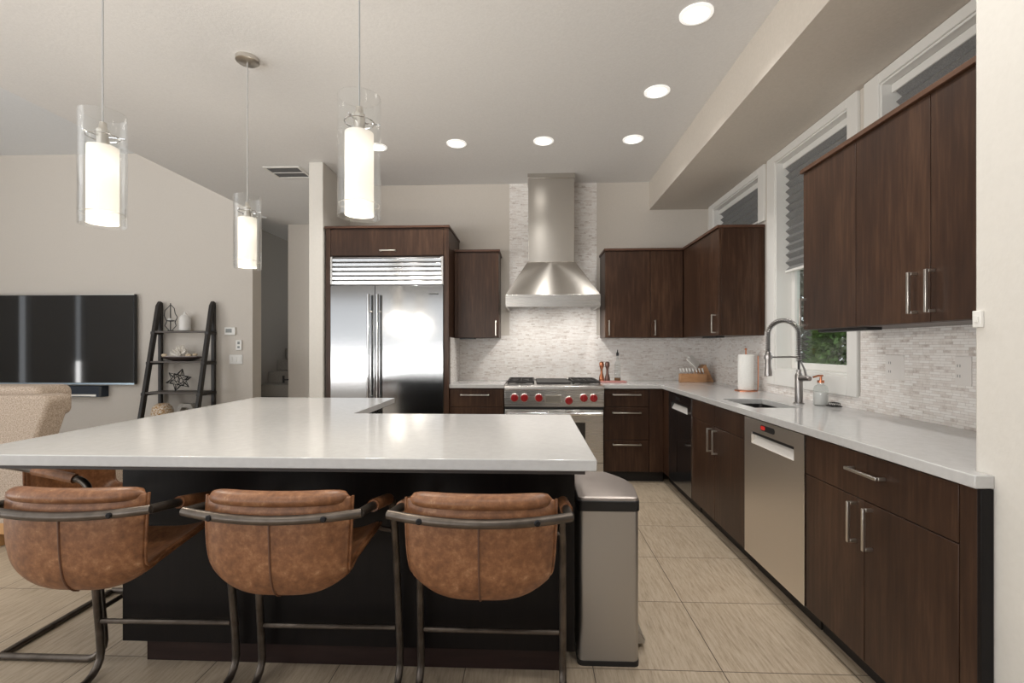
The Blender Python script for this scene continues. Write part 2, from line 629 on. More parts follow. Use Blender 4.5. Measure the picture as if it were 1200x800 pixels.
def dup(root, loc, rotz, label, group=None):
    r = root.copy()
    COL.objects.link(r)
    r.location = loc
    r.rotation_euler = (0, 0, rotz)
    r['label'] = label
    if group: r['group'] = group
    for ch in list(root.children):
        c = ch.copy()
        COL.objects.link(c)
        c.parent = r
        for g in list(ch.children):
            d = g.copy()
            COL.objects.link(d)
            d.parent = c
    return r


def arc(c, r, a0, a1, n, plane='yz'):
    out = []
    for k in range(n + 1):
        a = math.radians(a0 + (a1 - a0) * k / n)
        p, q = r * math.cos(a), r * math.sin(a)
        out.append({'yz': (c[0], c[1] + p, c[2] + q), 'xz': (c[0] + p, c[1], c[2] + q), 'xy': (c[0] + p, c[1] + q, c[2])}[plane])
    return out


def rrect(x0, x1, y0, y1, r, n=5):
    out = []
    for cx, cy, a0 in ((x1 - r, y1 - r, 0), (x0 + r, y1 - r, 90), (x0 + r, y0 + r, 180), (x1 - r, y0 + r, 270)):
        for k in range(n + 1):
            a = math.radians(a0 + 90 * k / n)
            out.append((cx + r * math.cos(a), cy + r * math.sin(a)))
    return out


# ------------------------------------------------------------------ room dimensions
YB, XW = 5.163, 1.856            # back wall, right wall
ZC, ZS, XS = 3.006, 2.713, 1.247  # ceiling, soffit underside, soffit face
CT, CB = 0.914, 0.878            # counter top / underside
XD, XC = 1.222, 1.204            # right run: door plane, counter edge
YD, YC = 4.529, 4.511            # back run: door plane, counter edge
XU, YU = 1.491, 4.804            # upper cabinet fronts
ZUB, ZUT = 1.356, 2.212
YT, XT = 6.18, -3.64             # living room wall plane and its end
XE, ZH = -3.56, 3.82             # edge of the kitchen ceiling, living room ceiling

# ------------------------------------------------------------------ shell
struct('floor', B().box(-9, 4.2, -2.5, 10.5, -0.1, 0), M_FLOOR)
struct('wall_back', B().box(-1.96, XW + 0.15, YB, YB + 0.15, 0, ZC), M_WALL)
# right wall with three window openings
W1 = (3.996, 4.975, 2.275, 2.655)
W2 = (2.89, 3.73, 1.092, 2.655)
W3 = (1.50, 2.633, 2.275, 2.655)
b = B()
t0, t1 = XW, XW + 0.16
b.box(t0, t1, 1.42, W3[0], 0, ZC)
for w in (W1, W2, W3):
    b.box(t0, t1, w[0], w[1], 0, w[2])
    b.box(t0, t1, w[0], w[1], w[3], ZC)
b.box(t0, t1, W3[1], W2[0], 0, ZC)
b.box(t0, t1, W2[1], W1[0], 0, ZC)
b.box(t0, t1, W1[1], YB, 0, ZC)
struct('wall_right', b, M_WALL)
struct('wall_right_end', B().box(1.256, 4.2, 0.80, 1.42, 0, ZC), M_STUB, 0.006)
struct('ceiling', B().box(XE, 4.2, -2.5, 10.5, ZC, ZC + 0.1).box(-4.14, XE, YT + 0.2, 10.5, ZC, ZC + 0.1), M_CEIL)
b = B()
for y0, y1 in ((1.55, 2.92), (3.14, 3.97), (4.18, YT)):  # unseen wall added to darken the television's reflection, its gaps to streak it
    b.box(-8.98, -8.86, y0, y1, 0, ZH)
struct('wall_left_added', b, M_DARKHALL)
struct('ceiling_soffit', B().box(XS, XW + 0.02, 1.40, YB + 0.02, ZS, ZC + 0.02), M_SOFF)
b = B().box(-9, XE + 0.12, -2.5, YT + 0.2, ZH, ZH + 0.1).box(XE, XE + 0.12, -2.5, YT + 0.2, ZC + 0.1, ZH)
struct('ceiling_living', b, M_CEILL)
struct('wall_living', B().box(-9, XT, YT, YT + 0.2, 0, ZH), M_WALL)
struct('wall_partition', B().box(-2.095, -1.96, 4.476, 6.9, 0, ZC), M_STUB, 0.006)
struct('wall_hall_back', B().box(-3.46, -1.96, 6.75, 6.9, 0, ZC), M_WALL)
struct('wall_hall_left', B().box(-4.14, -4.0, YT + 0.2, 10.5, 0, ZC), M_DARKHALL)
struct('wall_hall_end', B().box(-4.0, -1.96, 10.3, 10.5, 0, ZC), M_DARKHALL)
struct('wall_rear_added', B().box(-0.9, 0.16, -2.6, -2.5, 0, ZC).box(0.46, 4.2, -2.6, -2.5, 0, ZC).box(0.16, 0.46, -2.6, -2.5, 0, 0.25).box(-9, -0.9, -2.6, -2.5, 2.45, ZH).box(-9, -0.9, -2.6, -2.5, 0, 0.56), M_DARKHALL)  # unseen dark pieces and slit added to shape reflections in the steel
# stone mosaic on the back and right walls
b = B().box(-0.232, 0.694, YB - 0.008, YB + 0.02, ZUB + 0.03, ZC)
b.box(-0.775, XW, YB - 0.008, YB + 0.02, CT - 0.05, ZUB + 0.03)
struct('trim_1', b, M_MOSX)
b = B().box(XW - 0.008, XW + 0.02, 3.85, YB, CT - 0.05, ZUB + 0.03)
b.box(XW - 0.008, XW + 0.02, 2.79, 3.85, CT - 0.05, 0.985)
b.box(XW - 0.008, XW + 0.02, 1.42, 2.79, CT - 0.05, ZUB + 0.03)
struct('trim_2', b, M_MOSY)

# windows: casing, jamb, sash and pane
def window(n, w, cas, bottom):
    y0, y1, z0, z1 = w
    root = thing('window_%d' % n, None, None, (XW, (y0 + y1) / 2, z0), kind='structure')
    c = B()
    x0, x1 = XW - 0.022, XW
    ztop = ZS - 0.002
    c.box(x0, x1, y0 - cas[0], y0, bottom, ztop)
    c.box(x0, x1, y1, y1 + cas[1], bottom, ztop)
    c.box(x0, x1, y0, y1, z1, ztop)
    if n == 2:
        c.box(x0, x1, y0, y1, bottom, z0)
    c.build('casing', M_TRIM, root, 0.004)
    j = B()
    e = 0.012
    xa, xb = XW - 0.012, XW + 0.15
    j.box(xa, xb, y0, y0 + e, z0, z1).box(xa, xb, y1 - e, y1, z0, z1)
    j.box(xa, xb, y0 + e, y1 - e, z1 - e, z1).box(xa - 0.0, xb, y0 + e, y1 - e, z0, z0 + e)
    j.build('jamb', M_TRIM, root, 0.002)
    s = B()
    xa, xb, k = XW + 0.10, XW + 0.14, 0.045
    s.box(xa, xb, y0 + e, y0 + e + k, z0 + e, z1 - e).box(xa, xb, y1 - e - k, y1 - e, z0 + e, z1 - e)
    s.box(xa, xb, y0 + e + k, y1 - e - k, z0 + e, z0 + e + k).box(xa, xb, y0 + e + k, y1 - e - k, z1 - e - k, z1 - e)
    s.build('sash', M_TRIM, root, 0.003)
    B().box(XW + 0.118, XW + 0.122, y0 + e + k, y1 - e - k, z0 + e + k, z1 - e - k).build('pane', M_PANE, root)
    return root


window(1, W1, (0.10, 0.11), 2.262)
window(2, W2, (0.088, 0.115), 0.978)
window(3, W3, (0.05, 0.112), 2.262)


# ------------------------------------------------------------------ pleated shades
def pleated(y0, y1, zb, zt, label):
    root = thing('pleated_shade', label, 'window shade', (XW + 0.06, (y0 + y1) / 2, zb), 'pleated window shades')
    xc = XW + 0.062
    B().box(xc - 0.026, xc + 0.026, y0 + 0.014, y1 - 0.014, zt - 0.045, zt - 0.0005).build('headrail', M_TRIM, root, 0.004)
    n = max(2, int(round((zt - 0.045 - zb) / 0.029)))
    if n % 2: n += 1
    h = (zt - 0.045 - zb) / n
    c = B()
    ya, yb_ = y0 + 0.024, y1 - 0.034
    pts = [(xc + (0.016 if k % 2 else -0.016), zt - 0.045 - k * h) for k in range(n + 1)]
    th = 0.0015
    poly = [(x - th, z) for x, z in pts] + [(x + th, z) for x, z in reversed(pts)]
    va = [c.bm.verts.new((x, ya, z)) for x, z in poly]
    vb = [c.bm.verts.new((x, yb_, z)) for x, z in poly]
    m = len(poly)
    for k in range(m):
        c.bm.faces.new((va[k], va[(k + 1) % m], vb[(k + 1) % m], vb[k]))
    c.build('pleats', M_SHADE, root, smooth=False)
    B().box(xc - 0.02, xc + 0.02, ya, yb_, zb - 0.018, zb).build('bottom_rail', M_TRIM, root, 0.003)


pleated(W1[0], W1[1], 2.32, 2.643, 'grey pleated shade above the corner wall cabinets beside the back wall')
pleated(W2[0], W2[1], 1.835, 2.643, 'long grey pleated shade half lowered in the window over the sink')
pleated(W3[0], W3[1], 2.32, 2.643, 'grey pleated shade above the three-door wall cabinets next to the pale wall end')


# ------------------------------------------------------------------ cabinetry
def fbox(b, face, f, a0, a1, d0, d1, z0, z1):
    """box in front-relative coordinates: a along the run, d depth behind the door plane f"""
    if face == 'y':
        b.box(a0, a1, f + d0, f + d1, z0, z1)
    else:
        b.box(f + d0, f + d1, a0, a1, z0, z1)
    return b


def pull(parent, face, f, ac, zc, length, vertical, mat=None):
    b = B()
    s, o = 0.0055, 0.032
    L = length / 2
    if vertical:
        fbox(b, face, f, ac - s, ac + s, -o - s, -o + s, zc - L, zc + L)
        for q in (-L + s, L - s):
            fbox(b, face, f, ac - s, ac + s, -o + s, 0.0, zc + q - s, zc + q + s)
    else:
        fbox(b, face, f, ac - L, ac + L, -o - s, -o + s, zc - s, zc + s)
        for q in (-L + s, L - s):
            fbox(b, face, f, ac + q - s, ac + q + s, -o + s, 0.0, zc - s, zc + s)
    return b.build('handle', mat or M_NICKEL, parent, 0.0015)


G = 0.0018


def front(parent, kind, face, f, a0, a1, z0, z1, handle=None, mat=None):
    b = B()
    fbox(b, face, f, a0 + G, a1 - G, 0, 0.019, z0 + G, z1 - G)
    o = b.build(kind, mat or M_WOOD, parent, 0.0015)
    if handle:
        pull(o, face, f, *handle)
    return o


def cabinet(name, label, cat, face, f, a0, a1, depth, z0, z1, group=None, toe=False):
    loc = ((a0 + a1) / 2, f + depth / 2, 0 if toe else z0) if face == 'y' else (f + depth / 2, (a0 + a1) / 2, 0 if toe else z0)
    root = thing(name, label, cat, loc, group)
    b = B()
    fbox(b, face, f, a0 + 0.0005, a1 - 0.0005, 0.020, depth, z0, z1)
    b.build('carcass', M_WOOD, root, 0.001)
    if toe:
        b = B()
        fbox(b, face, f, a0 + 0.0005, a1 - 0.0005, 0.075, depth, 0.0, z0)
        b.build('toe_kick', M_TOE, root)
    return root


def crown(root, face, f, a0, a1, depth, z, mat, o0=0.0, o1=0.0):
    b = B()
    fbox(b, face, f, a0 - o0, a1 + o1, -0.014, depth, z, z + 0.022)
    b.build('top_board', mat, root, 0.002)


ZB0 = 0.105
# --- fridge surround
FX0, FX1, FYF, FZT = -1.943, -0.772, 4.50, 2.382
root = thing('fridge_cabinet', 'tall dark wood cabinet surround enclosing the steel refrigerator', 'cabinet', ((FX0 + FX1) / 2, 4.83, 0))
B().box(FX0, -1.897, FYF, YB - 0.001, 0, FZT).build('side_panel', M_WOOD, root, 0.0015)
B().box(-0.818, FX1, FYF, YB - 0.001, 0, FZT).build('side_panel', M_WOOD, root, 0.0015)
B().box(-1.896, -0.819, FYF + 0.02, YB - 0.001, 2.122, FZT).build('carcass', M_WOOD, root)
front(root, 'door', 'y', FYF - 0.0, -1.896, -0.819, 2.125, FZT - 0.008, ('y',) and (-1.345, 2.168, 0.15, False))
B().box(FX0 - 0.008, FX1 + 0.008, FYF - 0.014, YB - 0.001, FZT, FZT + 0.022).build('top_board', M_WOODX, root, 0.002)

# --- upper cabinets, back wall
r = cabinet('wall_cabinet', 'narrow single-door dark wood wall cabinet between refrigerator and range hood', 'cabinet', 'y', YU, -0.766, -0.322, YB - YU - 0.001, ZUB, ZUT, 'dark wood wall cabinets')
B().box(-0.766, -0.735, YU, YU + 0.02, ZUB, ZUT).build('filler', M_WOOD, r, 0.001)
front(r, 'door', 'y', YU, -0.735, -0.322, ZUB, ZUT, (-0.352, 1.452, 0.15, True))
crown(r, 'y', YU, -0.763, -0.322, YB - YU - 0.001, ZUT, M_WOODX, 0, 0.010)
B().box(-0.72, -0.56, YU + 0.03, YU + 0.10, ZUB - 0.014, ZUB).build('light_strip', M_BLACK, r, 0.002)

r = cabinet('wall_cabinet', 'two-door dark wood wall cabinet on the back wall beside the range hood', 'cabinet', 'y', YU, 0.728, XU - 0.001, YB - YU - 0.001, ZUB, ZUT, 'dark wood wall cabinets')
front(r, 'door', 'y', YU, 0.728, 1.171, ZUB, ZUT, (0.765, 1.452, 0.15, True))
front(r, 'door', 'y', YU, 1.171, XU - 0.003, ZUB, ZUT, (1.212, 1.452, 0.15, True))
crown(r, 'y', YU, 0.728, XU - 0.016, YB - YU - 0.001, ZUT, M_WOODX, 0.010, 0)

# --- upper cabinets, right wall
XUD = XW - XU - 0.0005
r = cabinet('wall_cabinet', 'single-door dark wood wall cabinet in the corner on the window wall', 'cabinet', 'x', XU, 3.906, YB - 0.009, XUD - 0.008, ZUB, ZUT, 'dark wood wall cabinets')
front(r, 'door', 'x', XU, 3.906, YU - 0.004, ZUB, ZUT, (3.975, 1.452, 0.15, True))
crown(r, 'x', XU, 3.906, YB - 0.009, XUD - 0.008, ZUT, M_WOODX, 0.006, 0)
B().box(XU + 0.05, XU + 0.12, 4.10, 4.42, ZUB - 0.014, ZUB).build('light_strip', M_BLACK, r, 0.002)

XUD2 = XUD - 0.024
r = cabinet('wall_cabinet', 'single-door dark wood wall cabinet whose edge meets the window over the sink', 'cabinet', 'x', XU, 2.283, 2.712, XUD2, ZUB, ZUT, 'dark wood wall cabinets')
front(r, 'door', 'x', XU, 2.283, 2.712, ZUB, ZUT, (2.685, 1.452, 0.15, True))
crown(r, 'x', XU, 2.283, 2.712, XUD2, ZUT, M_WOODY, 0, 0.010)
B().box(XU + 0.06, XU + 0.13, 2.30, 2.68, ZUB - 0.014, ZUB).build('light_strip', M_BLACK, r, 0.002)
r = cabinet('wall_cabinet', 'two-door dark wood wall cabinet with paired pulls against the pale wall end', 'cabinet', 'x', XU, 1.422, 2.2825, XUD2, ZUB, ZUT, 'dark wood wall cabinets')
front(r, 'door', 'x', XU, 1.867, 2.2825, ZUB, ZUT, (1.932, 1.472, 0.16, True))
front(r, 'door', 'x', XU, 1.422, 1.867, ZUB, ZUT, (1.848, 1.472, 0.16, True))
crown(r, 'x', XU, 1.422, 2.282, XUD2, ZUT, M_WOODY)

# --- base cabinets, back wall
BD = YB - YD - 0.01
r = cabinet('base_cabinet', 'dark wood drawer base cabinet between refrigerator and range', 'cabinet', 'y', YD, -0.771, -0.2575, BD, ZB0, CB - 0.002, 'dark wood base cabinets', True)
for z0, z1, zh in ((0.70, 0.872, 0.815), (0.42, 0.70, 0.62), (ZB0, 0.42, 0.34)):
    front(r, 'drawer', 'y', YD, -0.769, -0.2575, z0, z1, (-0.53, zh, 0.27, False))
r = cabinet('base_cabinet', 'three-drawer dark wood base cabinet in the corner beside the range', 'cabinet', 'y', YD, 0.673, XD + 0.018, BD, ZB0, CB - 0.002, 'dark wood base cabinets', True)
for z0, z1, zh in ((0.708, 0.872, 0.822), (0.40, 0.708, 0.655), (ZB0, 0.40, 0.36)):
    front(r, 'drawer', 'y', YD, 0.676, 1.09, z0, z1, (0.885, zh, 0.26, False))
B().box(1.092, XD - 0.001, YD, YD + 0.019, ZB0, CB - 0.002).build('filler', M_WOOD, r, 0.001)

# --- right run base: sink cabinet and end cabinet
Y0, Y1, Y2, Y3, Y4 = 4.344, 3.734, 2.816, 2.205, 1.431
RD = XW - XD - 0.01
r = cabinet('base_cabinet', 'two-door dark wood sink base cabinet between the two dishwashers', 'cabinet', 'x', XD, Y2 + 0.001, Y1 - 0.001, 0.024, ZB0, CB - 0.002, 'dark wood base cabinets')
r.location.z = 0
OFF[r.name] = Vector(r.location)
for ch in r.children:
    for v in ch.data.vertices:
        v.co.z += ZB0
b = B()
fbox(b, 'x', XD, Y2 + 0.001, Y1 - 0.001, 0.024, RD, ZB0, ZB0 + 0.02)
fbox(b, 'x', XD, Y2 + 0.001, Y2 + 0.019, 0.024, RD, ZB0 + 0.02, CB - 0.002)
fbox(b, 'x', XD, Y1 - 0.019, Y1 - 0.001, 0.024, RD, ZB0 + 0.02, CB - 0.002)
b.build('side_panel', M_WOOD, r)
b = B()
fbox(b, 'x', XD, Y2 + 0.001, Y1 - 0.001, 0.075, RD, 0, ZB0)
b.build('toe_kick', M_TOE, r)
YM = (Y1 + Y2) / 2
front(r, 'drawer_front', 'x', XD, YM, Y1, 0.735, 0.872)
front(r, 'drawer_front', 'x', XD, Y2, YM, 0.735, 0.872)
front(r, 'door', 'x', XD, YM, Y1, ZB0, 0.735, (YM + 0.045, 0.635, 0.16, True))
front(r, 'door', 'x', XD, Y2, YM, ZB0, 0.735, (YM - 0.045, 0.635, 0.16, True))

r = cabinet('base_cabinet', 'dark wood base cabinet with one wide drawer and two doors at the pale wall end', 'cabinet', 'x', XD, Y4, Y3 - 0.001, 0.40, ZB0, CB - 0.002, 'dark wood base cabinets', True)
r0 = r
front(r, 'drawer', 'x', XD, Y4, Y3 - 0.001, 0.70, 0.872, (1.80, 0.806, 0.17, False))
ym = 1.825
front(r, 'door', 'x', XD, ym, Y3 - 0.001, ZB0, 0.70, (ym + 0.042, 0.607, 0.152, True))
front(r, 'door', 'x', XD, Y4, ym, ZB0, 0.70, (ym - 0.042, 0.607, 0.152, True))
B().box(XD, XD + 0.019, 1.375, Y4 - 0.002, 0.012, CB - 0.002).build('end_stile', M_WOOD, r, 0.001)
B().box(XD - 0.001, XD + 0.032, 1.362, 1.3745, 0.0, CB - 0.002).build('end_panel', M_ISLE, r, 0.001)

# --- corner filler panel beside black dishwasher
b = B().box(XD, XD + 0.019, Y0 + 0.001, YD - 0.001, ZB0, CB - 0.002)
f_ = b.build('filler_panel', M_WOOD, None, 0.001)
tag(f_, 'narrow dark wood filler panel in the base corner beside the black dishwasher', 'panel')
b = B().box(XD + 0.075, XD + 0.09, Y0 + 0.001, YD + 0.07, 0.0, ZB0)
f2_ = b.build('toe_kick', M_TOE, f_)


# --- dishwashers
def dishwasher(y0, y1, label, mat, pocket, badge):
    root = thing('dishwasher', label, 'dishwasher', (XD + 0.3, (y0 + y1) / 2, 0), 'built-in dishwashers')
    y0 += 0.004
    y1 -= 0.004
    B().box(XD + 0.03, XD + 0.58, y0 + 0.01, y1 - 0.01, ZB0 + 0.005, CB - 0.012).build('tub', M_STEELDK, root)
    B().box(XD + 0.07, XD + 0.09, y0, y1, 0.002, ZB0 - 0.005).build('toe_kick', M_TOE, root)
    # door with a recessed grip: panel ring round the pocket
    pz0, pz1 = 0.735, 0.80
    pa, pb = y0 + 0.085, y1 - 0.085
    d = B()
    zt, zb = CB - 0.008, ZB0 + 0.002
    d.box(XD - 0.004, XD + 0.03, y0, y1, zb, pz0)
    d.box(XD - 0.004, XD + 0.03, y0, y1, pz1, zt)
    d.box(XD - 0.004, XD + 0.03, y0, pa, pz0, pz1)
    d.box(XD - 0.004, XD + 0.03, pb, y1, pz0, pz1)
    door = d.build('door', mat, root)
    g = B()
    g.prism([(XD + 0.0, pz0), (XD + 0.026, pz1 - 0.016), (XD + 0.0295, pz1 - 0.016), (XD + 0.0295, pz0)], pa, pb, 'y')
    g.build('pocket_handle', pocket, door)
    B().box(XD + 0.003, XD + 0.0295, pa, pb, pz1 - 0.0155, pz1).build('grip_shadow_gap', M_BLACK, door)
    ym_ = (y0 + y1) / 2 + 0.035
    def oval(ya, yb_, z0, z1):
        rr = (z1 - z0) / 2
        return rrect(ya, yb_, z0, z1, rr * 0.98, 5)
    if badge:
        B().prism([(y, z) for y, z in oval(ym_ - 0.075, ym_ + 0.075, 0.822, 0.852)], XD - 0.0055, XD - 0.0035, 'x').build('display', M_BLACK, door)
        B().prism([(y, z) for y, z in oval(ym_ + 0.022, ym_ + 0.068, 0.827, 0.847)], XD - 0.0068, XD - 0.0055, 'x').build('indicator', M_REDLED, door)
    else:
        B().prism([(y, z) for y, z in oval(ym_ - 0.06, ym_ + 0.06, 0.82, 0.845)], XD - 0.0055, XD - 0.0035, 'x').build('display', M_BLACK, door)
    B().box(XD - 0.0045, XD + 0.02, y0 - 0.003, y0 - 0.0002, zb, zt).build('edge_trim', M_CHROME, door)


dishwasher(Y2 - 0.611, Y2, 'stainless steel dishwasher with red display between sink cabinet and end cabinet', M_STEELDW, M_GRIP, True)
dishwasher(Y1, Y0, 'black dishwasher with steel pocket grip near the back corner', M_BLKGLOSS, M_GRIP, False)

# ------------------------------------------------------------------ worktops
SX0, SX1, SY0, SY1 = 1.272, 1.56, 2.84, 3.335
xs = [0.668, XC, 1.2555, SX0 + 0.018, SX1, XW - 0.009]
SX0 = xs[3]
ys = [1.361, 1.4205, SY0, SY1, YC, YB - 0.009]
keep = []
for i in range(len(xs) - 1):
    for j in range(len(ys) - 1):
        xm, ym2 = (xs[i] + xs[i + 1]) / 2, (ys[j] + ys[j + 1]) / 2
        ok = False
        if ym2 > YC: ok = True
        elif xm > XC:
            if ym2 > 1.4205: ok = True
            else: ok = xm < 1.2555
        if SX0 < xm < SX1 and SY0 < ym2 < SY1: ok = False
        if ok: keep.append((i, j))
o = B().cells(xs, ys, keep, CB, CT).build('worktop', M_QUARTZ, None, 0.003)
tag(o, 'long white quartz worktop running from the range round the corner past the sink', 'worktop')
o = B().box(-0.771, -0.252, YC, YB - 0.009, CB, CT).build('worktop', M_QUARTZ, None, 0.003)
tag(o, 'short white quartz worktop between refrigerator and range', 'worktop')
# return of mosaic on the fridge panel
struct('trim_3', B().box(FX1, FX1 + 0.005, YC + 0.07, YB - 0.009, CT + 0.001, ZUB - 0.001), M_MOSY)

# sink
root = thing('kitchen_sink', 'dark steel undermount sink set into the white worktop', 'sink', ((SX0 + SX1) / 2, (SY0 + SY1) / 2, 0.70))
b = B()
rings = []
for z, ins in ((CB - 0.0005, -0.012), (CB - 0.0005, 0.0), (0.72, 0.008), (0.70, 0.03)):
    rings.append([(x, y, z) for x, y in rrect(SX0 + ins, SX1 - ins, SY0 + ins, SY1 - ins, 0.03)])
for i in range(len(rings) - 1):
    pass
b.loft(rings, False)
vs = [b.bm.verts.new((x, y, 0.70)) for x, y in rrect(SX0 + 0.03, SX1 - 0.03, SY0 + 0.03, SY1 - 0.03, 0.03)]
b.bm.faces.new(vs)
bmesh.ops.remove_doubles(b.bm, verts=b.bm.verts, dist=0.0005)
b.build('basin', P('sink_steel', (0.08, 0.075, 0.075), 0.32, 1.0), root)
B().lathe([(0.03, 0), (0.03, 0.006), (0.012, 0.006)], ((SX0 + SX1) / 2, (SY0 + SY1) / 2, 0.701)).build('drain', M_CHROME, root)

# faucet
fx, fy = 1.655, 3.06
root = thing('kitchen_faucet', 'tall steel spring-neck kitchen faucet standing behind the sink', 'faucet', (fx, fy, CT))
B().lathe([(0.03, 0), (0.03, 0.006), (0.022, 0.010), (0.022, 0.17), (0.018, 0.185), (0.013, 0.19), (0.013, 0.21)], (fx, fy, CT)).build('body', M_FAUCET, root)
ztop = 1.335
R_ = 0.093
path = [(fx, fy, CT + 0.20 + (ztop - CT - 0.20) * k / 10) for k in range(11)]
path += arc((fx - R_, fy, ztop), R_, 0, 180, 22, 'xz')[1:]
path += [(fx - 2 * R_, fy, ztop - 0.10 * k / 4) for k in range(1, 5)]
B().tube(path, 0.0075, 8).build('hose', M_STEELDK, root)
# spring coil round the hose
pl = [Vector(p) for p in path]
acc = [0]
for i in range(1, len(pl)):
    acc.append(acc[-1] + (pl[i] - pl[i - 1]).length)
coil = []
turns, start, end = 46, acc[3], acc[-1]
nst = turns * 9
j = 0
for k in range(nst + 1):
    s = start + (end - start) * k / nst
    while j < len(acc) - 2 and acc[j + 1] < s: j += 1
    tt = (s - acc[j]) / max(1e-6, acc[j + 1] - acc[j])
    p = pl[j].lerp(pl[j + 1], tt)
    t = (pl[j + 1] - pl[j]).normalized()
    n1 = Vector((0, 1, 0))
    n2 = t.cross(n1)
    a = 2 * math.pi * turns * k / nst
    coil.append(p + (n1 * math.cos(a) + n2 * math.sin(a)) * 0.0135)
B().tube(coil, 0.0029, 5).build('spring', M_FAUCET, root)
hx = fx - 2 * R_
B().lathe([(0.012, 0.0), (0.017, -0.01), (0.017, -0.09), (0.022, -0.13), (0.022, -0.15), (0.016, -0.152)], (hx, fy, ztop - 0.10)).build('spray_head', M_FAUCET, root)
B().tube([(fx, fy, 1.20), (fx - 0.05, fy, 1.202), (hx + 0.02, fy, 1.20)], 0.005, 8).lathe([(0.024, -0.012), (0.024, 0.012)], (hx, fy, 1.20), 20).build('support_arm', M_FAUCET, root)
b = B()
b.tube([(fx, fy, CT + 0.155), (fx + 0.012, fy - 0.06, CT + 0.16), (fx + 0.02, fy - 0.085, CT + 0.158)], [0.018, 0.018, 0.014], 12)
b.tube([(fx + 0.012, fy - 0.06, CT + 0.165), (fx + 0.008, fy - 0.05, CT + 0.21), (fx - 0.004, fy - 0.03, CT + 0.26)], [0.007, 0.006, 0.005], 8)
b.build('lever', M_FAUCET, root)

# ------------------------------------------------------------------ refrigerator
fx0, fx1 = -1.893, -0.822
ff = 4.488
root = thing('refrigerator', 'built-in double-door stainless steel refrigerator with louvred top grille', 'refrigerator', ((fx0 + fx1) / 2, 4.8, 0))
B().box(fx0, fx1, ff + 0.045, 5.13, 0.0, 2.115).build('body', M_STEELDK, root)
gb = B()
gb.box(fx0, fx0 + 0.018, ff - 0.004, ff + 0.04, 1.852, 2.113).box(fx1 - 0.018, fx1, ff - 0.004, ff + 0.04, 1.852, 2.113)
gb.box(fx0 + 0.018, fx1 - 0.018, ff + 0.032, ff + 0.04, 1.852, 2.113)
gb.build('grille_frame', M_STEEL, root, 0.001)
gs = B()
for k in range(6):
    z = 1.856 + k * 0.0425
    gs.prism([(ff + 0.0, z), (ff + 0.03, z + 0.016), (ff + 0.03, z + 0.036), (ff + 0.006, z + 0.036), (ff - 0.003, z + 0.026)], fx0 + 0.018, fx1 - 0.018, 'x')
gs.build('grille', M_STEELF, root, 0.001)
xm = fx0 + (fx1 - fx0) * 0.397
for (a0, a1, hx_) in ((fx0, xm - 0.002, xm - 0.045), (xm + 0.002, fx1, xm + 0.04)):
    d = B().box(a0, a1, ff, ff + 0.044, 0.115, 1.843).build('door', M_STEELF, root, 0.003)
    h = B()
    pts = [(hx_, ff - 0.055, 0.66), (hx_, ff - 0.055, 1.0), (hx_, ff - 0.055, 1.4), (hx_, ff - 0.055, 1.755)]
    h.tube(pts, 0.0145, 14)
    for z in (0.80, 1.60):
        h.tube([(hx_, ff - 0.055, z), (hx_, ff + 0.002, z)], 0.010, 10)
    h.build('handle', M_CHROME, d)
B().box(fx1 - 0.135, fx1 - 0.045, ff - 0.003, ff, 1.752, 1.768).build('nameplate', M_STEELDK, root)
B().box(fx0, fx1, ff + 0.05, ff + 0.07, 0.004, 0.11).build('toe_grille', M_STEELDK, root)

# ------------------------------------------------------------------ range
rx0, rx1, ry = -0.2455, 0.6655, 4.452
root = thing('gas_range', 'stainless steel gas range with six red knobs under the hood', 'range', ((rx0 + rx1) / 2, 4.8, 0))
B().box(rx0, rx1, ry + 0.06, YB - 0.012, 0.10, 0.905).build('body', M_STEEL, root, 0.002)
# front rail and sloped control panel
B().prism([(ry - 0.005, 0.885), (ry + 0.0, 0.905), (ry + 0.06, 0.915), (ry + 0.16, 0.915), (ry + 0.16, 0.87), (ry - 0.005, 0.87)], rx0, rx1, 'x').build('bullnose', M_STEEL, root, 0.003)
cp = B().box(rx0, rx1, ry, ry + 0.06, 0.715, 0.87).build('control_panel', M_STEEL, root, 0.003)
B().box(0.125, 0.275, ry - 0.002, ry + 0.01, 0.75, 0.822).build('display_frame', M_NICKEL, root, 0.001)
B().box(0.132, 0.268, ry - 0.004, ry + 0.0, 0.757, 0.815).build('display', P('range_display', (0.32, 0.30, 0.26), 0.25, 0.6), root)
for u_, dz in ((603, 0), (614.5, 0), (631.5, 0), (666.5, -0.024), (684, 0), (695.5, 0)):
    k_ = (u_ - 600) / FPX
    kx = ry * (k_ * math.cos(YAW) - math.sin(YAW)) / (math.cos(YAW) + k_ * math.sin(YAW))
    kz = 0.797 + dz
    kb = B().lathe([(0.040, 0.0), (0.040, -0.006), (0.036, -0.010)], (kx, ry, kz), 24, 'y').build('knob_bezel', M_NICKEL, root)
    b = B().lathe([(0.034, -0.0098), (0.034, -0.030), (0.030, -0.036), (0.004, -0.037)], (kx, ry, kz), 24, 'y')
    b.box(kx - 0.007, kx + 0.007, ry - 0.052, ry - 0.030, kz - 0.030, kz + 0.030)
    b.build('knob', M_RED, kb, 0.001)
B().box(rx0 + 0.002, rx1 - 0.002, ry + 0.012, ry + 0.06, 0.69, 0.714).build('vent_gap', M_BLACK, root)
od = B().box(rx0 + 0.004, rx1 - 0.004, ry + 0.005, ry + 0.058, 0.20, 0.688).build('oven_door', M_STEEL, root, 0.004)
b = B().tube([(rx0 + 0.02, ry - 0.045, 0.655), (rx1 - 0.02, ry - 0.045, 0.655)], 0.017, 14)
for x in (rx0 + 0.06, rx1 - 0.06):
    b.tube([(x, ry - 0.045, 0.655), (x, ry + 0.006, 0.655)], 0.012, 10)
b.build('handle', M_CHROME, od)
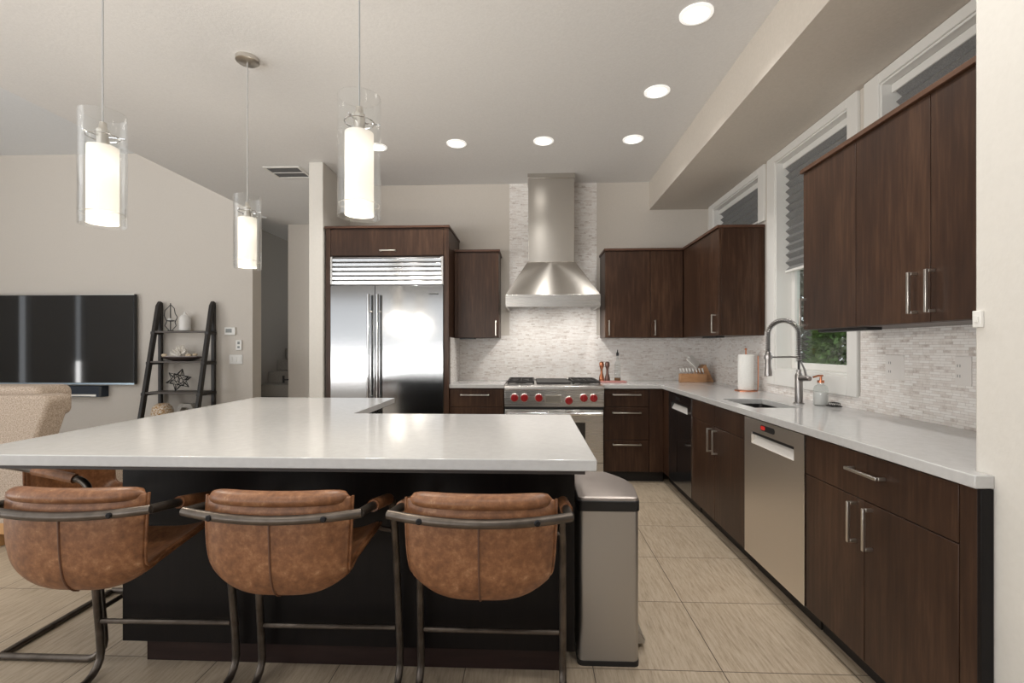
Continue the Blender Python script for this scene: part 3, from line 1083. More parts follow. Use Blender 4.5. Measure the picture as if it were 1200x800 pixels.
B().box(rx0 + 0.17, rx1 - 0.17, ry + 0.003, ry + 0.006, 0.33, 0.57).build('window', M_BLKGLOSS, od)
B().box(rx0 + 0.002, rx1 - 0.002, ry + 0.02, ry + 0.07, 0.11, 0.195).build('kick_plate', M_STEEL, root, 0.002)
for x in (rx0 + 0.05, rx1 - 0.05):
    for y in (ry + 0.1, YB - 0.08):
        B().lathe([(0.02, 0), (0.02, 0.10)], (x, y, 0)).build('leg', M_STEELDK, root)
B().box(rx0 + 0.01, rx1 - 0.01, ry + 0.17, YB - 0.02, 0.905, 0.912).build('cooktop', M_STEEL, root)
for gx0, gx1 in ((rx0 + 0.02, rx0 + 0.275), (rx1 - 0.275, rx1 - 0.02)):
    g = B()
    gy0, gy1, z0, z1 = ry + 0.10, YB - 0.06, 0.925, 0.945
    for x in (gx0, gx1 - 0.014):
        g.box(x, x + 0.014, gy0, gy1, z0, z1)
    for y in (gy0, (gy0 + gy1) / 2 - 0.007, gy1 - 0.014):
        g.box(gx0 + 0.014, gx1 - 0.014, y, y + 0.014, z0, z1)
    for cy in ((gy0 * 0.75 + gy1 * 0.25), (gy0 * 0.25 + gy1 * 0.75)):
        cx = (gx0 + gx1) / 2
        for a in range(0, 360, 45):
            ca, sa = math.cos(math.radians(a)), math.sin(math.radians(a))
            g.tube([(cx + ca * 0.03, cy + sa * 0.03, 0.942), (cx + ca * 0.105, cy + sa * 0.105, 0.942)], 0.006, 6)
    for x in (gx0 + 0.007, gx1 - 0.007):
        for y in (gy0 + 0.007, gy1 - 0.007):
            g.box(x - 0.006, x + 0.006, y - 0.006, y + 0.006, 0.9125, z0)
    gr = g.build('grate', M_IRON, root, 0.001)
    bb = B()
    for cy in ((gy0 * 0.75 + gy1 * 0.25), (gy0 * 0.25 + gy1 * 0.75)):
        bb.lathe([(0.05, 0.912), (0.05, 0.922), (0.034, 0.926), (0.034, 0.933), (0.005, 0.935)], ((gx0 + gx1) / 2, cy, 0), 20)
    bb.build('burner', M_IRON, gr)
B().box(rx0 + 0.295, rx1 - 0.295, ry + 0.10, YB - 0.06, 0.9125, 0.935).build('griddle', M_IRON, root, 0.004)
B().box(rx0 + 0.01, rx1 - 0.01, YB - 0.04, YB - 0.012, 0.912, 0.928).build('back_guard', M_STEEL, root, 0.002)

# ------------------------------------------------------------------ range hood
hx0, hx1, hy = -0.243, 0.650, 4.562
cx0, cx1, cy = -0.030, 0.432, 4.86
hy1 = YB - 0.009
root = thing('range_hood', 'stainless steel chimney range hood on the mosaic wall above the range', 'range hood', ((hx0 + hx1) / 2, 4.85, 1.643))
B().box(cx0, cx1, cy, hy1, 2.115, ZC - 0.001).build('chimney', M_STEELV, root, 0.004)
B().box(cx0 - 0.006, cx1 + 0.006, cy - 0.006, hy1, ZC - 0.05, ZC - 0.001).build('ceiling_collar', M_STEELV, root, 0.002)
b = B().loft([[(hx0, hy, 1.757), (hx1, hy, 1.757), (hx1, hy1, 1.757), (hx0, hy1, 1.757)],
              [(cx0 - 0.008, cy - 0.008, 2.115), (cx1 + 0.008, cy - 0.008, 2.115), (cx1 + 0.008, hy1, 2.115), (cx0 - 0.008, hy1, 2.115)]])
b.build('canopy', M_STEELV, root, 0.002)
lip = B()
lip.box(hx0, hx1, hy, hy + 0.02, 1.643, 1.7565).box(hx0, hx0 + 0.02, hy + 0.02, hy1, 1.643, 1.7565).box(hx1 - 0.02, hx1, hy + 0.02, hy1, 1.643, 1.7565)
lip.build('lip', M_STEEL, root, 0.002)
B().box(hx0 + 0.02, hx1 - 0.02, hy + 0.02, hy1, 1.70, 1.7565).build('filter', M_STEELDK, root)
for x in (hx0 + 0.16, hx1 - 0.16):
    B().lathe([(0.03, 1.70), (0.03, 1.684), (0.004, 1.682)], (x, hy + 0.09, 0), 16).build('lamp', M_LAMP, root)
    l = bpy.data.lights.new('hood_lamp', 'SPOT')
    l.energy = 7.0
    l.spot_size = math.radians(150)
    l.spot_blend = 0.8
    l.shadow_soft_size = 0.03
    l.color = (1, 0.96, 0.9)
    lo = bpy.data.objects.new('hood_lamp', l)
    lo.location = Vector((x, hy + 0.12, 1.66)) - OFF[root.name]
    lo.rotation_euler = (math.radians(22), 0, 0)
    lo.parent = root
    COL.objects.link(lo)

# ------------------------------------------------------------------ island
IX0, IX1, IY0, IY1, IEX, IEY = -1.912, 0.203, 1.502, 2.512, -0.938, 3.29
o = B().cells([IX0, IEX, IX1], [IY0, IY1, IEY], [(0, 0), (1, 0), (0, 1)], CB, CT).build('island_worktop', M_QUARTZ, None, 0.003)
tag(o, 'broad L-shaped white quartz island worktop', 'worktop')
root = thing('kitchen_island', 'dark wood L-shaped kitchen island base behind the leather stools', 'kitchen island', (-0.7, 2.2, 0))
PX0, PX1, PY0 = -1.612, 0.165, 1.845
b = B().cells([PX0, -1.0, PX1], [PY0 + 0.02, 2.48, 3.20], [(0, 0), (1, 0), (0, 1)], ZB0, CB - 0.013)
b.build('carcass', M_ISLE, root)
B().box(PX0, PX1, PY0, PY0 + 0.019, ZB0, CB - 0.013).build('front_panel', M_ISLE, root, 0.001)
B().cells([PX0 + 0.06, -1.05, PX1 - 0.03], [PY0 + 0.05, 2.43, 3.15], [(0, 0), (1, 0), (0, 1)], 0, ZB0).build('toe_kick', wood('reddish_dark_wood', (0.018, 0.010, 0.009), (0.03, 0.016, 0.014), (0.045, 0.024, 0.02), 'x'), root)
B().cells([IX0 + 0.03, IEX - 0.03, IX1 - 0.035], [IY0 + 0.012, IY1 - 0.03, IEY - 0.03], [(0, 0), (1, 0), (0, 1)], CB - 0.012, CB - 0.0005).build('sub_top', M_PLY, root)
b = B()
for k in range(14):
    y0 = 2.50 + k * 0.05
    for s in (-1, 1):
        z0, z1 = (0.55, 0.86) if s > 0 else (0.86, 0.55)
        y1 = y0 + 0.31
        ya, za = y0, z0
        if y1 > 3.19:
            z1 = z0 + (z1 - z0) * (3.19 - y0) / (y1 - y0)
            y1 = 3.19
        b.tube([(-0.994, ya, za), (-0.994, y1, z1)], 0.006, 4)
b.build('lattice', P('grey_lattice', (0.12, 0.12, 0.12), 0.4, 0.6), root)


# ------------------------------------------------------------------ bar stools
def make_stool(label):
    root = thing('bar_stool', label, 'bar stool', (0, 0, 0), 'tan leather bar stools at the island')
    prof_c = [(0.048, 0.820), (0.030, 0.772), (0.030, 0.712), (0.034, 0.640), (0.046, 0.572), (0.078, 0.532), (0.135, 0.524), (0.24, 0.545), (0.34, 0.572), (0.41, 0.590)]
    prof_e = [(0.085, 0.820), (0.080, 0.772), (0.078, 0.712), (0.080, 0.650), (0.092, 0.602), (0.130, 0.584), (0.195, 0.598), (0.27, 0.608), (0.35, 0.618), (0.41, 0.622)]
    wid = [0.218, 0.2175, 0.2155, 0.211, 0.204, 0.197, 0.195, 0.201, 0.207, 0.205]

    def cr(a, t):
        n = len(a) - 1
        x = min(max(t, 0), 1) * n
        i = min(int(x), n - 1)
        f = x - i
        g = lambda k: a[min(max(k, 0), n)]
        p0, p1, p2, p3 = g(i - 1), g(i), g(i + 1), g(i + 2)
        h = lambda q0, q1, q2, q3: 0.5 * (2 * q1 + (q2 - q0) * f + (2 * q0 - 5 * q1 + 4 * q2 - q3) * f * f + (3 * q1 - q0 - 3 * q2 + q3) * f ** 3)
        if isinstance(p0, tuple):
            return tuple(h(*z) for z in zip(p0, p1, p2, p3))
        return h(p0, p1, p2, p3)

    def shell(u, t, off=0.0):
        s = abs(u) ** 3.3
        c, e, w = cr(prof_c, t), cr(prof_e, t), cr(wid, t)
        return Vector((u * w, c[0] * (1 - s) + e[0] * s, c[1] * (1 - s) + e[1] * s))

    def outn(u, t):
        du = shell(min(u + 0.02, 1), t) - shell(max(u - 0.02, -1), t)
        dt = shell(u, min(t + 0.02, 1)) - shell(u, max(t - 0.02, 0))
        n = du.cross(dt).normalized()
        return n if n.y < 0 or n.z < 0 and abs(n.y) < 0.7 else -n
    seat = B().grid(lambda a, c: shell(a * 2 - 1, c), 24, 30).build('seat_shell', M_LEATHER, root, solid=0.022, sub=1)
    # centre seam and edge piping
    b = B()
    pts = []
    for k in range(15):
        t = 0.03 + 0.55 * k / 14
        p = shell(0, t)
        n = outn(0.0, t)
        if n.z > 0.2: n = -n
        pts.append(p + n * 0.0115)
    b.tube(pts, 0.0032, 6)
    b.build('seam', M_LEATHERD, seat)
    for sgn in (-1, 1):
        b = B()
        b.tube([shell(sgn, k / 30) + Vector((0.003 * sgn, -0.004, 0)) for k in range(31)], 0.0045, 8)
        b.build('piping', M_LEATHER, seat)
    # padded roll along the top of the back
    def roll(a, c):
        x = (a * 2 - 1)
        ang = 2 * math.pi * c
        taper = max(0.0, 1 - abs(x) ** 10) ** 0.5
        yy = 0.045 + 0.035 * abs(x) ** 2.3
        return Vector((x * 0.212, yy + 0.031 * taper * math.cos(ang), 0.818 + (0.023 * taper) * math.sin(ang)))
    B().grid(roll, 28, 16).build('back_roll', M_LEATHER, root)
    # bowed back bar with bolts
    bar = []
    for k in range(21):
        x = -0.262 + 0.524 * k / 20
        bar.append((x, 0.0 + 0.035 * (x / 0.262) ** 2, 0.772 + 0.012 * (x / 0.262) ** 2))
    bb = B().tube(bar, 0.0135, 14).build('back_bar', M_BRONZE, root)
    bolt = B()
    for x in (-0.165, 0.165):
        yb_ = 0.035 * (x / 0.262) ** 2
        bolt.lathe([(0.009, 0.004), (0.009, -0.0155), (0.006, -0.018), (0.001, -0.018)], (x, yb_, 0.7765), 12, 'y')
    bolt.build('bolt', M_BOLT, bb)
    for sgn in (-1, 1):
        x = 0.256 * sgn
        # arm running forward, bending down into the front leg, then back along the floor
        pts = [(x, 0.035, 0.783), (x, 0.12, 0.771), (x, 0.24, 0.750), (x, 0.33, 0.732)]
        pts += [(x, 0.33 + 0.06 * math.sin(math.radians(a)), 0.672 + 0.06 * math.cos(math.radians(a))) for a in (15, 35, 55, 75, 90)]
        pts += [(x + 0.004 * sgn, 0.41, 0.55), (x + 0.006 * sgn, 0.435, 0.35), (x + 0.008 * sgn, 0.455, 0.16)]
        pts += [(x + 0.008 * sgn, 0.385 + 0.075 * math.cos(math.radians(a)), 0.0885 + 0.075 * math.sin(math.radians(a))) for a in (0, -20, -40, -60, -80, -90)]
        pts += [(x + 0.008 * sgn, 0.2, 0.0135), (x + 0.008 * sgn, 0.02, 0.0135)]
        B().tube(pts, 0.0135, 12).build('leg', M_BRONZE, root)
        # leather wrap on the arm
        w = [(x, 0.16, 0.764), (x, 0.22, 0.7535), (x, 0.29, 0.740), (x, 0.33, 0.732)]
        B().tube(w, 0.0195, 12).build('arm_pad', M_LEATHER, root)
    B().tube([(-0.25, 0.447, 0.215), (0.25, 0.447, 0.215)], 0.0095, 10).build('footrest', M_BRONZE, root)
    B().tube([(-0.25, 0.02, 0.0135), (0.25, 0.02, 0.0135)], 0.0135, 10).build('floor_bar', M_BRONZE, root)
    b = B()
    for y in (0.10, 0.36):
        zz = 0.60
        for sgn in (-1, 1):
            pass
    for sgn in (-1, 1):
        b.tube([(0.252 * sgn, 0.402, 0.595), (0.20 * sgn, 0.385, 0.612)], 0.009, 8)
    b.build('seat_bracket', M_BRONZE, root)
    return root


SY = 1.335
stool = make_stool('tan leather bar stool closest to the steel trash can')
stool.location = (-0.148, SY, 0)
dup(stool, (-0.752, SY + 0.005, 0), 0.012, 'tan leather bar stool in the middle of the front row of three')
dup(stool, (-1.385, SY + 0.01, 0), 0.02, 'tan leather bar stool in the front row, third from the steel trash can')
dup(stool, (-2.17, 2.135, 0), math.radians(-90), 'tan leather bar stool at the short end of the island, mostly hidden by the worktop')

# ------------------------------------------------------------------ trash can
TX0, TX1, TY0, TY1 = 0.184, 0.428, 1.925, 2.335


def can_poly(ins, n=10):
    x0, x1, y0, y1 = TX0 + ins, TX1 - ins, TY0 + ins, TY1 - ins
    r = 0.022
    pts = []
    for k in range(5):
        a = math.radians(180 + 90 * k / 4)
        pts.append((x0 + r + r * math.cos(a), y0 + r + r * math.sin(a)))
    for k in range(5):
        a = math.radians(270 + 78 * k / 4)
        pts.append((x1 - 0.022 - r + r * math.cos(a) + 0.022, y0 + r + r * math.sin(a)))
    for k in range(1, n):
        t = k / n
        pts.append((x1 + 0.014 * math.sin(math.pi * t) - 0.05 * max(0, t - 0.45) ** 2 * 4, y0 + r + (y1 - y0 - 2 * r) * t))
    for k in range(5):
        a = math.radians(12 + 78 * k / 4)
        pts.append((x1 - 0.06 - r + r * math.cos(a), y1 - r + r * math.sin(a)))
    for k in range(5):
        a = math.radians(90 + 90 * k / 4)
        pts.append((x0 + r + r * math.cos(a), y1 - r + r * math.sin(a)))
    return pts


root = thing('trash_can', 'rectangular stainless steel pedal trash can standing at the end of the island', 'trash can', ((TX0 + TX1) / 2, 2.13, 0))
B().prism(can_poly(0.002), 0.02, 0.612).build('body', M_CAN, root)
B().prism(can_poly(0.0), 0.0, 0.0195).build('base_rim', M_BLACK, root)
B().prism(can_poly(-0.002), 0.6125, 0.655).build('lid_rim', M_BLACK, root, 0.004)
B().loft([[(x, y, 0.6552) for x, y in can_poly(0.001)], [(x, y, 0.664) for x, y in can_poly(0.003)], [(x, y, 0.667) for x, y in can_poly(0.008)]]).build('lid', M_LID, root)
B().prism([(TX1 - 0.002, 0.012), (TX1 + 0.048, 0.018), (TX1 + 0.05, 0.034), (TX1 + 0.02, 0.075), (TX1 - 0.002, 0.11)], 2.05, 2.21, 'y').build('pedal', M_CAN, root, 0.003)

# ------------------------------------------------------------------ counter-top objects
# knife block
root = thing('knife_block', 'oak knife block with a low front row in the back counter corner', 'knife block', (1.66, 4.94, CT))
kx0, kx1, ky0, ky1 = 1.475, 1.735, 4.85, 5.02
B().box(kx0, kx1, ky0, ky0 + 0.055, CT, CT + 0.085).build('steak_row', M_BLOCK, root, 0.003)
B().prism([(kx0 + 0.11, CT), (kx1 + 0.09, CT), (kx1 + 0.01, CT + 0.175), (kx0 + 0.20, CT + 0.120)], ky0 + 0.0555, ky1, 'y').build('slanted_block', M_BLOCK, root, 0.003)


def knife(name, x, y, z, ang, L, label, grp, r=0.0105):
    rt = thing(name, label, 'knife', (x, y, z), grp)
    c, s = -math.sin(ang), math.cos(ang)
    B().tube([(x, y, z - 0.02 * 0), (x + c * 0.02, y, z + s * 0.02)], 0.005, 6).build('bolster', M_CHROME, rt)
    B().tube([(x + c * 0.018, y, z + s * 0.018), (x + c * L * 0.5, y, z + s * L * 0.5), (x + c * L, y, z + s * L)], [r * 0.8, r, r * 1.1], 10).build('grip', M_WHITEP, rt)


for k in range(8):
    knife('steak_knife', kx0 + 0.02 + k * 0.031, ky0 + 0.028, CT + 0.0852, 0.25, 0.055, 'white-handled steak knife standing in the low front row of the oak block', 'steak knives in the oak block', 0.0075)
for k, (dx, dy, L) in enumerate(((0.0, 0.10, 0.115), (0.022, 0.14, 0.105), (0.045, 0.10, 0.12), (0.066, 0.14, 0.11), (0.088, 0.11, 0.10))):
    t = dx / 0.11
    knife('kitchen_knife', kx0 + 0.200 + dx * 0.60, ky0 + 0.075 + k * 0.021, CT + 0.122 + dx * 0.50, 0.80, L * 1.35, 'white-handled kitchen knife leaning from the slanted part of the oak block', 'kitchen knives in the slanted oak block')

# mills, bottle and tray by the range
o = B().prism(rrect(0.672, 0.945, 4.80, 4.96, 0.02), CT, CT + 0.012).build('serving_tray', M_MARBLE, None, 0.003)
tag(o, 'flat reddish tray on the worktop beside the range', 'tray')
for x, m, lab in ((0.705, M_COPPER, 'copper-toned pepper mill on the reddish tray, next to the range'), (0.762, P('dark_mill', (0.20, 0.12, 0.10), 0.3, 0.8), 'darker pepper mill on the reddish tray, next to the clear bottle')):
    rt = thing('pepper_mill', lab, 'pepper mill', (x, 4.88, CT + 0.012), 'pepper mills on the tray')
    B().lathe([(0.026, 0), (0.027, 0.02), (0.022, 0.045), (0.013, 0.075), (0.012, 0.11), (0.018, 0.135), (0.0235, 0.142)], (x, 4.88, CT + 0.012), 18).build('base', m, rt)
    B().lathe([(0.022, 0.1425), (0.024, 0.16), (0.022, 0.182), (0.014, 0.19), (0.004, 0.192)], (x, 4.88, CT + 0.012), 18).build('head', m, rt)
rt = thing('oil_bottle', 'tall clear oil bottle with black pourer on the reddish tray', 'bottle', (0.865, 4.89, CT + 0.012))
B().lathe([(0.030, 0), (0.032, 0.01), (0.032, 0.15), (0.026, 0.18), (0.012, 0.205), (0.011, 0.25)], (0.865, 4.89, CT + 0.012), 20).build('glass', M_BOTTLE, rt)
B().lathe([(0.029, 0.002), (0.030, 0.012), (0.030, 0.03), (0.004, 0.031)], (0.865, 4.89, CT + 0.012), 20).build('oil', P('olive_oil', (0.20, 0.10, 0.04), 0.2), rt)
B().lathe([(0.013, 0.25), (0.014, 0.275), (0.006, 0.285), (0.004, 0.31)], (0.865, 4.89, CT + 0.012), 12).build('pourer', M_BLACK, rt)

# paper towel holder
px, py = 1.712, 3.93
rt = thing('paper_towel_holder', 'copper wire paper towel holder on the worktop in front of the mosaic', 'paper towel holder', (px, py, CT))
b = B().lathe([(0.085, 0), (0.085, 0.006), (0.08, 0.009)], (px, py, CT), 28)
b.tube([(px, py, CT + 0.005), (px, py, CT + 0.325)], 0.005, 8).blob((px, py, CT + 0.332), 0.010)
b.build('stand', M_COPPER, rt)
b = B().tube([(px + 0.085, py - 0.02, CT + 0.006), (px + 0.088, py - 0.02, CT + 0.15), (px + 0.086, py - 0.02, CT + 0.28)], 0.004, 8)
b.build('tension_arm', M_COPPER, rt)
b = B()
rings = []
for r_, z in ((0.022, 0.010), (0.058, 0.010), (0.059, 0.015), (0.059, 0.285), (0.058, 0.29), (0.022, 0.29)):
    rings.append([(px + r_ * math.cos(2 * math.pi * k / 32), py + r_ * math.sin(2 * math.pi * k / 32), CT + z) for k in range(32)])
b.loft(rings, False, True)
o = b.build('paper_towel_roll', M_PAPER)
tag(o, 'white paper towel roll on the copper holder near the sink', 'paper towel')

# soap dispenser
sx, sy = 1.735, 2.97
rt = thing('soap_dispenser', 'clear glass soap dispenser with copper pump beside the faucet', 'soap dispenser', (sx, sy, CT))
B().lathe([(0.036, 0.0), (0.040, 0.006), (0.040, 0.095), (0.034, 0.115), (0.018, 0.125), (0.018, 0.135)], (sx, sy, CT), 22).build('jar', M_BOTTLE, rt)
B().lathe([(0.034, 0.004), (0.037, 0.010), (0.037, 0.08), (0.004, 0.081)], (sx, sy, CT), 22).build('soap', P('white_soap', (0.78, 0.76, 0.74), 0.25), rt)
b = B().lathe([(0.019, 0.1352), (0.019, 0.15), (0.007, 0.152), (0.006, 0.175)], (sx, sy, CT), 16)
b.tube([(sx + 0.01, sy, CT + 0.178), (sx - 0.02, sy - 0.01, CT + 0.178), (sx - 0.055, sy - 0.02, CT + 0.170)], 0.006, 8)
b.build('pump', M_COPPER, rt)
# little wire sponge rest
rt = thing('sponge_holder', 'tiny black wire sponge holder beside the soap dispenser', 'sponge holder', (1.775, 2.905, CT))
b = B().tube([(1.745, 2.93, CT + 0.004), (1.745, 2.875, CT + 0.004), (1.80, 2.875, CT + 0.004), (1.80, 2.93, CT + 0.004)], 0.003, 6, True)
for k in range(4):
    y = 2.88 + k * 0.015
    b.tube([(1.75, y, CT + 0.004), (1.757, y, CT + 0.024), (1.79, y, CT + 0.024), (1.797, y, CT + 0.004)], 0.0025, 6)
b.build('wire_rack', M_IRON, rt)


# outlets on the mosaic
def outlet_r(y, z, w, h, label, holes=True):
    rt = thing('wall_outlet', label, 'outlet', (XW - 0.008, y, z), 'outlets on the mosaic')
    B().box(XW - 0.0135, XW - 0.0082, y - w / 2, y + w / 2, z - h / 2, z + h / 2).build('plate', M_OUTLET, rt, 0.0015)
    b = B()
    for dz in (-0.022, 0.022):
        for dy in (-0.006, 0.006):
            b.box(XW - 0.0142, XW - 0.0134, y + w / 4 + dy - 0.001, y + w / 4 + dy + 0.001, z + dz - 0.006, z + dz + 0.006)
    b.build('slots', M_BLACK, rt)


outlet_r(2.53, 1.16, 0.125, 0.125, 'stone-coloured double outlet plate on the mosaic beneath the wall cabinets')
outlet_r(2.14, 1.16, 0.078, 0.125, 'single outlet plate on the mosaic between the double outlet and the pale wall end')
outlet_r(4.55, 1.16, 0.078, 0.125, 'single outlet plate on the mosaic behind the paper towel, near the corner')
rt = thing('wall_outlet', 'single outlet plate on the back mosaic beside the knife block', 'outlet', (1.43, YB - 0.008, 1.16), 'outlets on the mosaic')
B().box(1.395, 1.465, YB - 0.0135, YB - 0.0082, 1.10, 1.22).build('plate', M_OUTLET, rt, 0.0015)
b = B()
for dz in (-0.022, 0.022):
    for dx in (-0.006, 0.006):
        b.box(1.43 + dx - 0.001, 1.43 + dx + 0.001, YB - 0.0142, YB - 0.0134, 1.16 + dz - 0.006, 1.16 + dz + 0.006)
b.build('slots', M_BLACK, rt)
# small white switch on the wall end's edge
rt = thing('dimmer_switch', 'small white switch on the narrow edge of the pale wall end', 'switch', (1.256, 1.405, 1.345))
B().box(1.246, 1.2558, 1.392, 1.418, 1.318, 1.365).build('plate', M_WHITEP, rt, 0.002)
B().box(1.243, 1.2458, 1.398, 1.412, 1.332, 1.35).build('rocker', M_WHITEP, rt, 0.001)


# ------------------------------------------------------------------ ceiling fittings
def recessed(x, y, label):
    rt = thing('recessed_light', label, 'ceiling light', (x, y, ZC), 'recessed ceiling lights')
    b = B()
    rings = []
    for r_, z in ((0.085, -0.0005), (0.085, -0.006), (0.066, -0.009), (0.064, -0.0005)):
        rings.append([(x + r_ * math.cos(2 * math.pi * k / 32), y + r_ * math.sin(2 * math.pi * k / 32), ZC + z) for k in range(32)])
    b.loft(rings, False, True)
    b.build('trim_ring', M_LAMPTRIM, rt)
    B().lathe([(0.0635, -0.0005), (0.0635, -0.004), (0.03, -0.006), (0.002, -0.0065)], (x, y, ZC), 28).build('lens', M_LAMP, rt)
    l = bpy.data.lights.new('recessed_lamp', 'SPOT')
    l.energy = LAMP_W
    l.spot_size = math.radians(125)
    l.spot_blend = 0.7
    l.shadow_soft_size = 0.06
    l.color = (1, 0.97, 0.925)
    o = bpy.data.objects.new('recessed_lamp', l)
    o.location = (0, 0, -0.05)
    o.parent = rt
    COL.objects.link(o)


for x, y, lab in ((0.863, 2.564, 'largest round recessed ceiling light, at the start of the row along the soffit'),
                  (0.857, 3.332, 'round recessed ceiling light second in the row along the soffit'),
                  (0.854, 4.091, 'round recessed ceiling light where the soffit row meets the back row'),
                  (0.104, 4.094, 'round recessed ceiling light above and before the range hood chimney'),
                  (-0.639, 4.116, 'round recessed ceiling light before the wall cabinet beside the refrigerator'),
                  (-1.341, 4.159, 'round recessed ceiling light above the refrigerator, half behind a pendant'),
                  (0.863, 1.796, 'unseen recessed fill light added over the base cabinet beside the pale wall end'),  # this and the next three are unseen lamps added for fill
                  (0.863, 0.70, 'unseen recessed fill light added before the pale wall end'),
                  (-0.30, 0.45, 'unseen recessed fill light added behind the stool beside the trash can'),
                  (-1.60, 0.45, 'unseen recessed fill light added behind the stool at the far end of the row')):
    recessed(x, y, lab)

rt = thing('ceiling_vent', 'white-framed dark ceiling vent beside the pale partition', 'vent', (-2.42, 4.73, ZC))
vx0, vx1, vy0, vy1 = -2.60, -2.24, 4.575, 4.88
b = B()
b.box(vx0, vx1, vy0, vy0 + 0.025, ZC - 0.008, ZC - 0.0005).box(vx0, vx1, vy1 - 0.025, vy1, ZC - 0.008, ZC - 0.0005)
b.box(vx0, vx0 + 0.025, vy0 + 0.025, vy1 - 0.025, ZC - 0.008, ZC - 0.0005).box(vx1 - 0.025, vx1, vy0 + 0.025, vy1 - 0.025, ZC - 0.008, ZC - 0.0005)
b.box(vx0 + 0.025, vx1 - 0.025, (vy0 + vy1) / 2 - 0.008, (vy0 + vy1) / 2 + 0.008, ZC - 0.008, ZC - 0.0005)
b.build('frame', M_TRIM, rt, 0.001)
b = B()
for k in range(12):
    y = vy0 + 0.03 + k * 0.0208
    b.box(vx0 + 0.025, vx1 - 0.025, y, y + 0.012, ZC - 0.005, ZC - 0.003)
b.build('louvre', P('vent_louvre', (0.14, 0.14, 0.14), 0.6), rt)
B().box(vx0 + 0.025, vx1 - 0.025, vy0 + 0.025, vy1 - 0.025, ZC - 0.0025, ZC - 0.0005).build('duct', M_VENT, rt)


# pendants
def pendant(x, y, zb, label):
    H_, R0, R1 = 0.435, 0.0765, 0.051
    rt = thing('pendant_light', label, 'pendant light', (x, y, zb), 'glass cylinder pendants over the island')
    B().lathe([(0.066, -0.0005), (0.066, -0.022), (0.058, -0.028), (0.006, -0.030)], (x, y, ZC), 28).build('canopy', M_NICKEL, rt)
    B().tube([(x, y, ZC - 0.03), (x, y, zb + H_ - 0.06)], 0.0032, 8).build('cord', M_CORD, rt)
    b = B()
    rings = []
    for r_, z in ((R0, 0.0), (R0, H_), (R0 - 0.004, H_), (R0 - 0.004, 0.0)):
        rings.append([(x + r_ * math.cos(2 * math.pi * k / 40), y + r_ * math.sin(2 * math.pi * k / 40), zb + z) for k in range(40)])
    b.loft(rings, False, True)
    b.build('outer_glass', M_GLASS, rt)
    b = B()
    rings = []
    for r_, z in ((R1, 0.008), (R1, 0.305), (R1 - 0.003, 0.305), (R1 - 0.003, 0.008)):
        rings.append([(x + r_ * math.cos(2 * math.pi * k / 32), y + r_ * math.sin(2 * math.pi * k / 32), zb + z) for k in range(32)])
    b.loft(rings, False, True)
    b.build('frosted_cylinder', M_FROST, rt)
    b = B().lathe([(0.012, 0.40), (0.014, 0.38), (0.020, 0.372), (0.020, 0.315), (0.040, 0.306), (0.040, 0.30), (0.018, 0.298)], (x, y, zb), 20)
    b.build('socket', M_NICKEL, rt)
    b = B()
    for z, r_ in ((0.345, 0.052),):
        b.tube(arc((x, y, zb + z), r_, 0, 348, 28, 'xy'), 0.0025, 6, True)
        for a in (20, 140, 260):
            ca, sa = math.cos(math.radians(a)), math.sin(math.radians(a))
            b.tube([(x + ca * 0.018, y + sa * 0.018, zb + z), (x + ca * (R0 - 0.003), y + sa * (R0 - 0.003), zb + z)], 0.004, 6)
    b.build('bracket', M_CHROME, rt)
    b = B().tube(arc((x, y, zb + 0.045), R0 - 0.006, 0, 350, 36, 'xy'), 0.0016, 5, True)
    b.build('ring', M_NICKEL, rt)
    B().blob((x, y, zb + 0.235), 0.024, 2).build('bulb', M_BULB, rt)
    l = bpy.data.lights.new('pendant_lamp', 'POINT')
    l.energy = PEND_W
    l.shadow_soft_size = 0.05
    l.color = (1, 0.9, 0.76)
    o = bpy.data.objects.new('pendant_lamp', l)
    o.location = (0, 0, -0.16)
    o.parent = rt
    COL.objects.link(o)
    l = bpy.data.lights.new('pendant_glow', 'POINT')
    l.energy = 0.06
    l.shadow_soft_size = 0.02
    l.color = (1, 0.93, 0.82)
    o = bpy.data.objects.new('pendant_glow', l)
    o.location = (0, 0, 0.205)
    o.parent = rt
    COL.objects.link(o)


pendant(-1.665, 1.815, 1.735, 'glass cylinder pendant light hanging above the stool end of the island, before the television')
pendant(-0.625, 1.735, 1.735, 'glass cylinder pendant light hanging before the pale partition and refrigerator')
pendant(-1.711, 2.85, 1.735, 'small-looking glass pendant light with its grey ceiling canopy in view, before the hallway')

# ------------------------------------------------------------------ living room
rt = thing('television', 'large flat black television mounted on the beige living room wall', 'television', (-6.2, YT - 0.05, 0.77))
tx0, tx1, tz0, tz1 = -7.32, -5.175, 0.775, 1.955
B().box(tx0, tx1, YT - 0.075, YT - 0.03, tz0, tz1).build('case', M_BLACK, rt, 0.003)
B().box(tx0 + 0.012, tx1 - 0.012, YT - 0.077, YT - 0.0751, tz0 + 0.022, tz1 - 0.015).build('screen', M_TV, rt)
B().box(tx0, tx1, YT - 0.080, YT - 0.0752, tz0, tz0 + 0.020).build('lower_trim', P('blue_grey_trim', (0.33, 0.42, 0.50), 0.3, 0.6), rt)
B().box(tx0, tx1, YT - 0.080, YT - 0.0752, tz1 - 0.012, tz1).build('upper_trim', M_NICKEL, rt)
B().box(-6.6, -5.9, YT - 0.03, YT - 0.001, 1.1, 1.6).build('mount', M_BLACK, rt)
rt = thing('soundbar', 'navy soundbar mounted on the wall below the television', 'soundbar', (-6.2, YT - 0.06, 0.61))
B().box(-6.75, -5.585, YT - 0.11, YT - 0.0008, 0.612, 0.755).build('body', M_NAVY, rt, 0.006)
B().box(-6.73, -5.66, YT - 0.113, YT - 0.1101, 0.622, 0.648).build('trim_strip', M_NICKEL, rt)
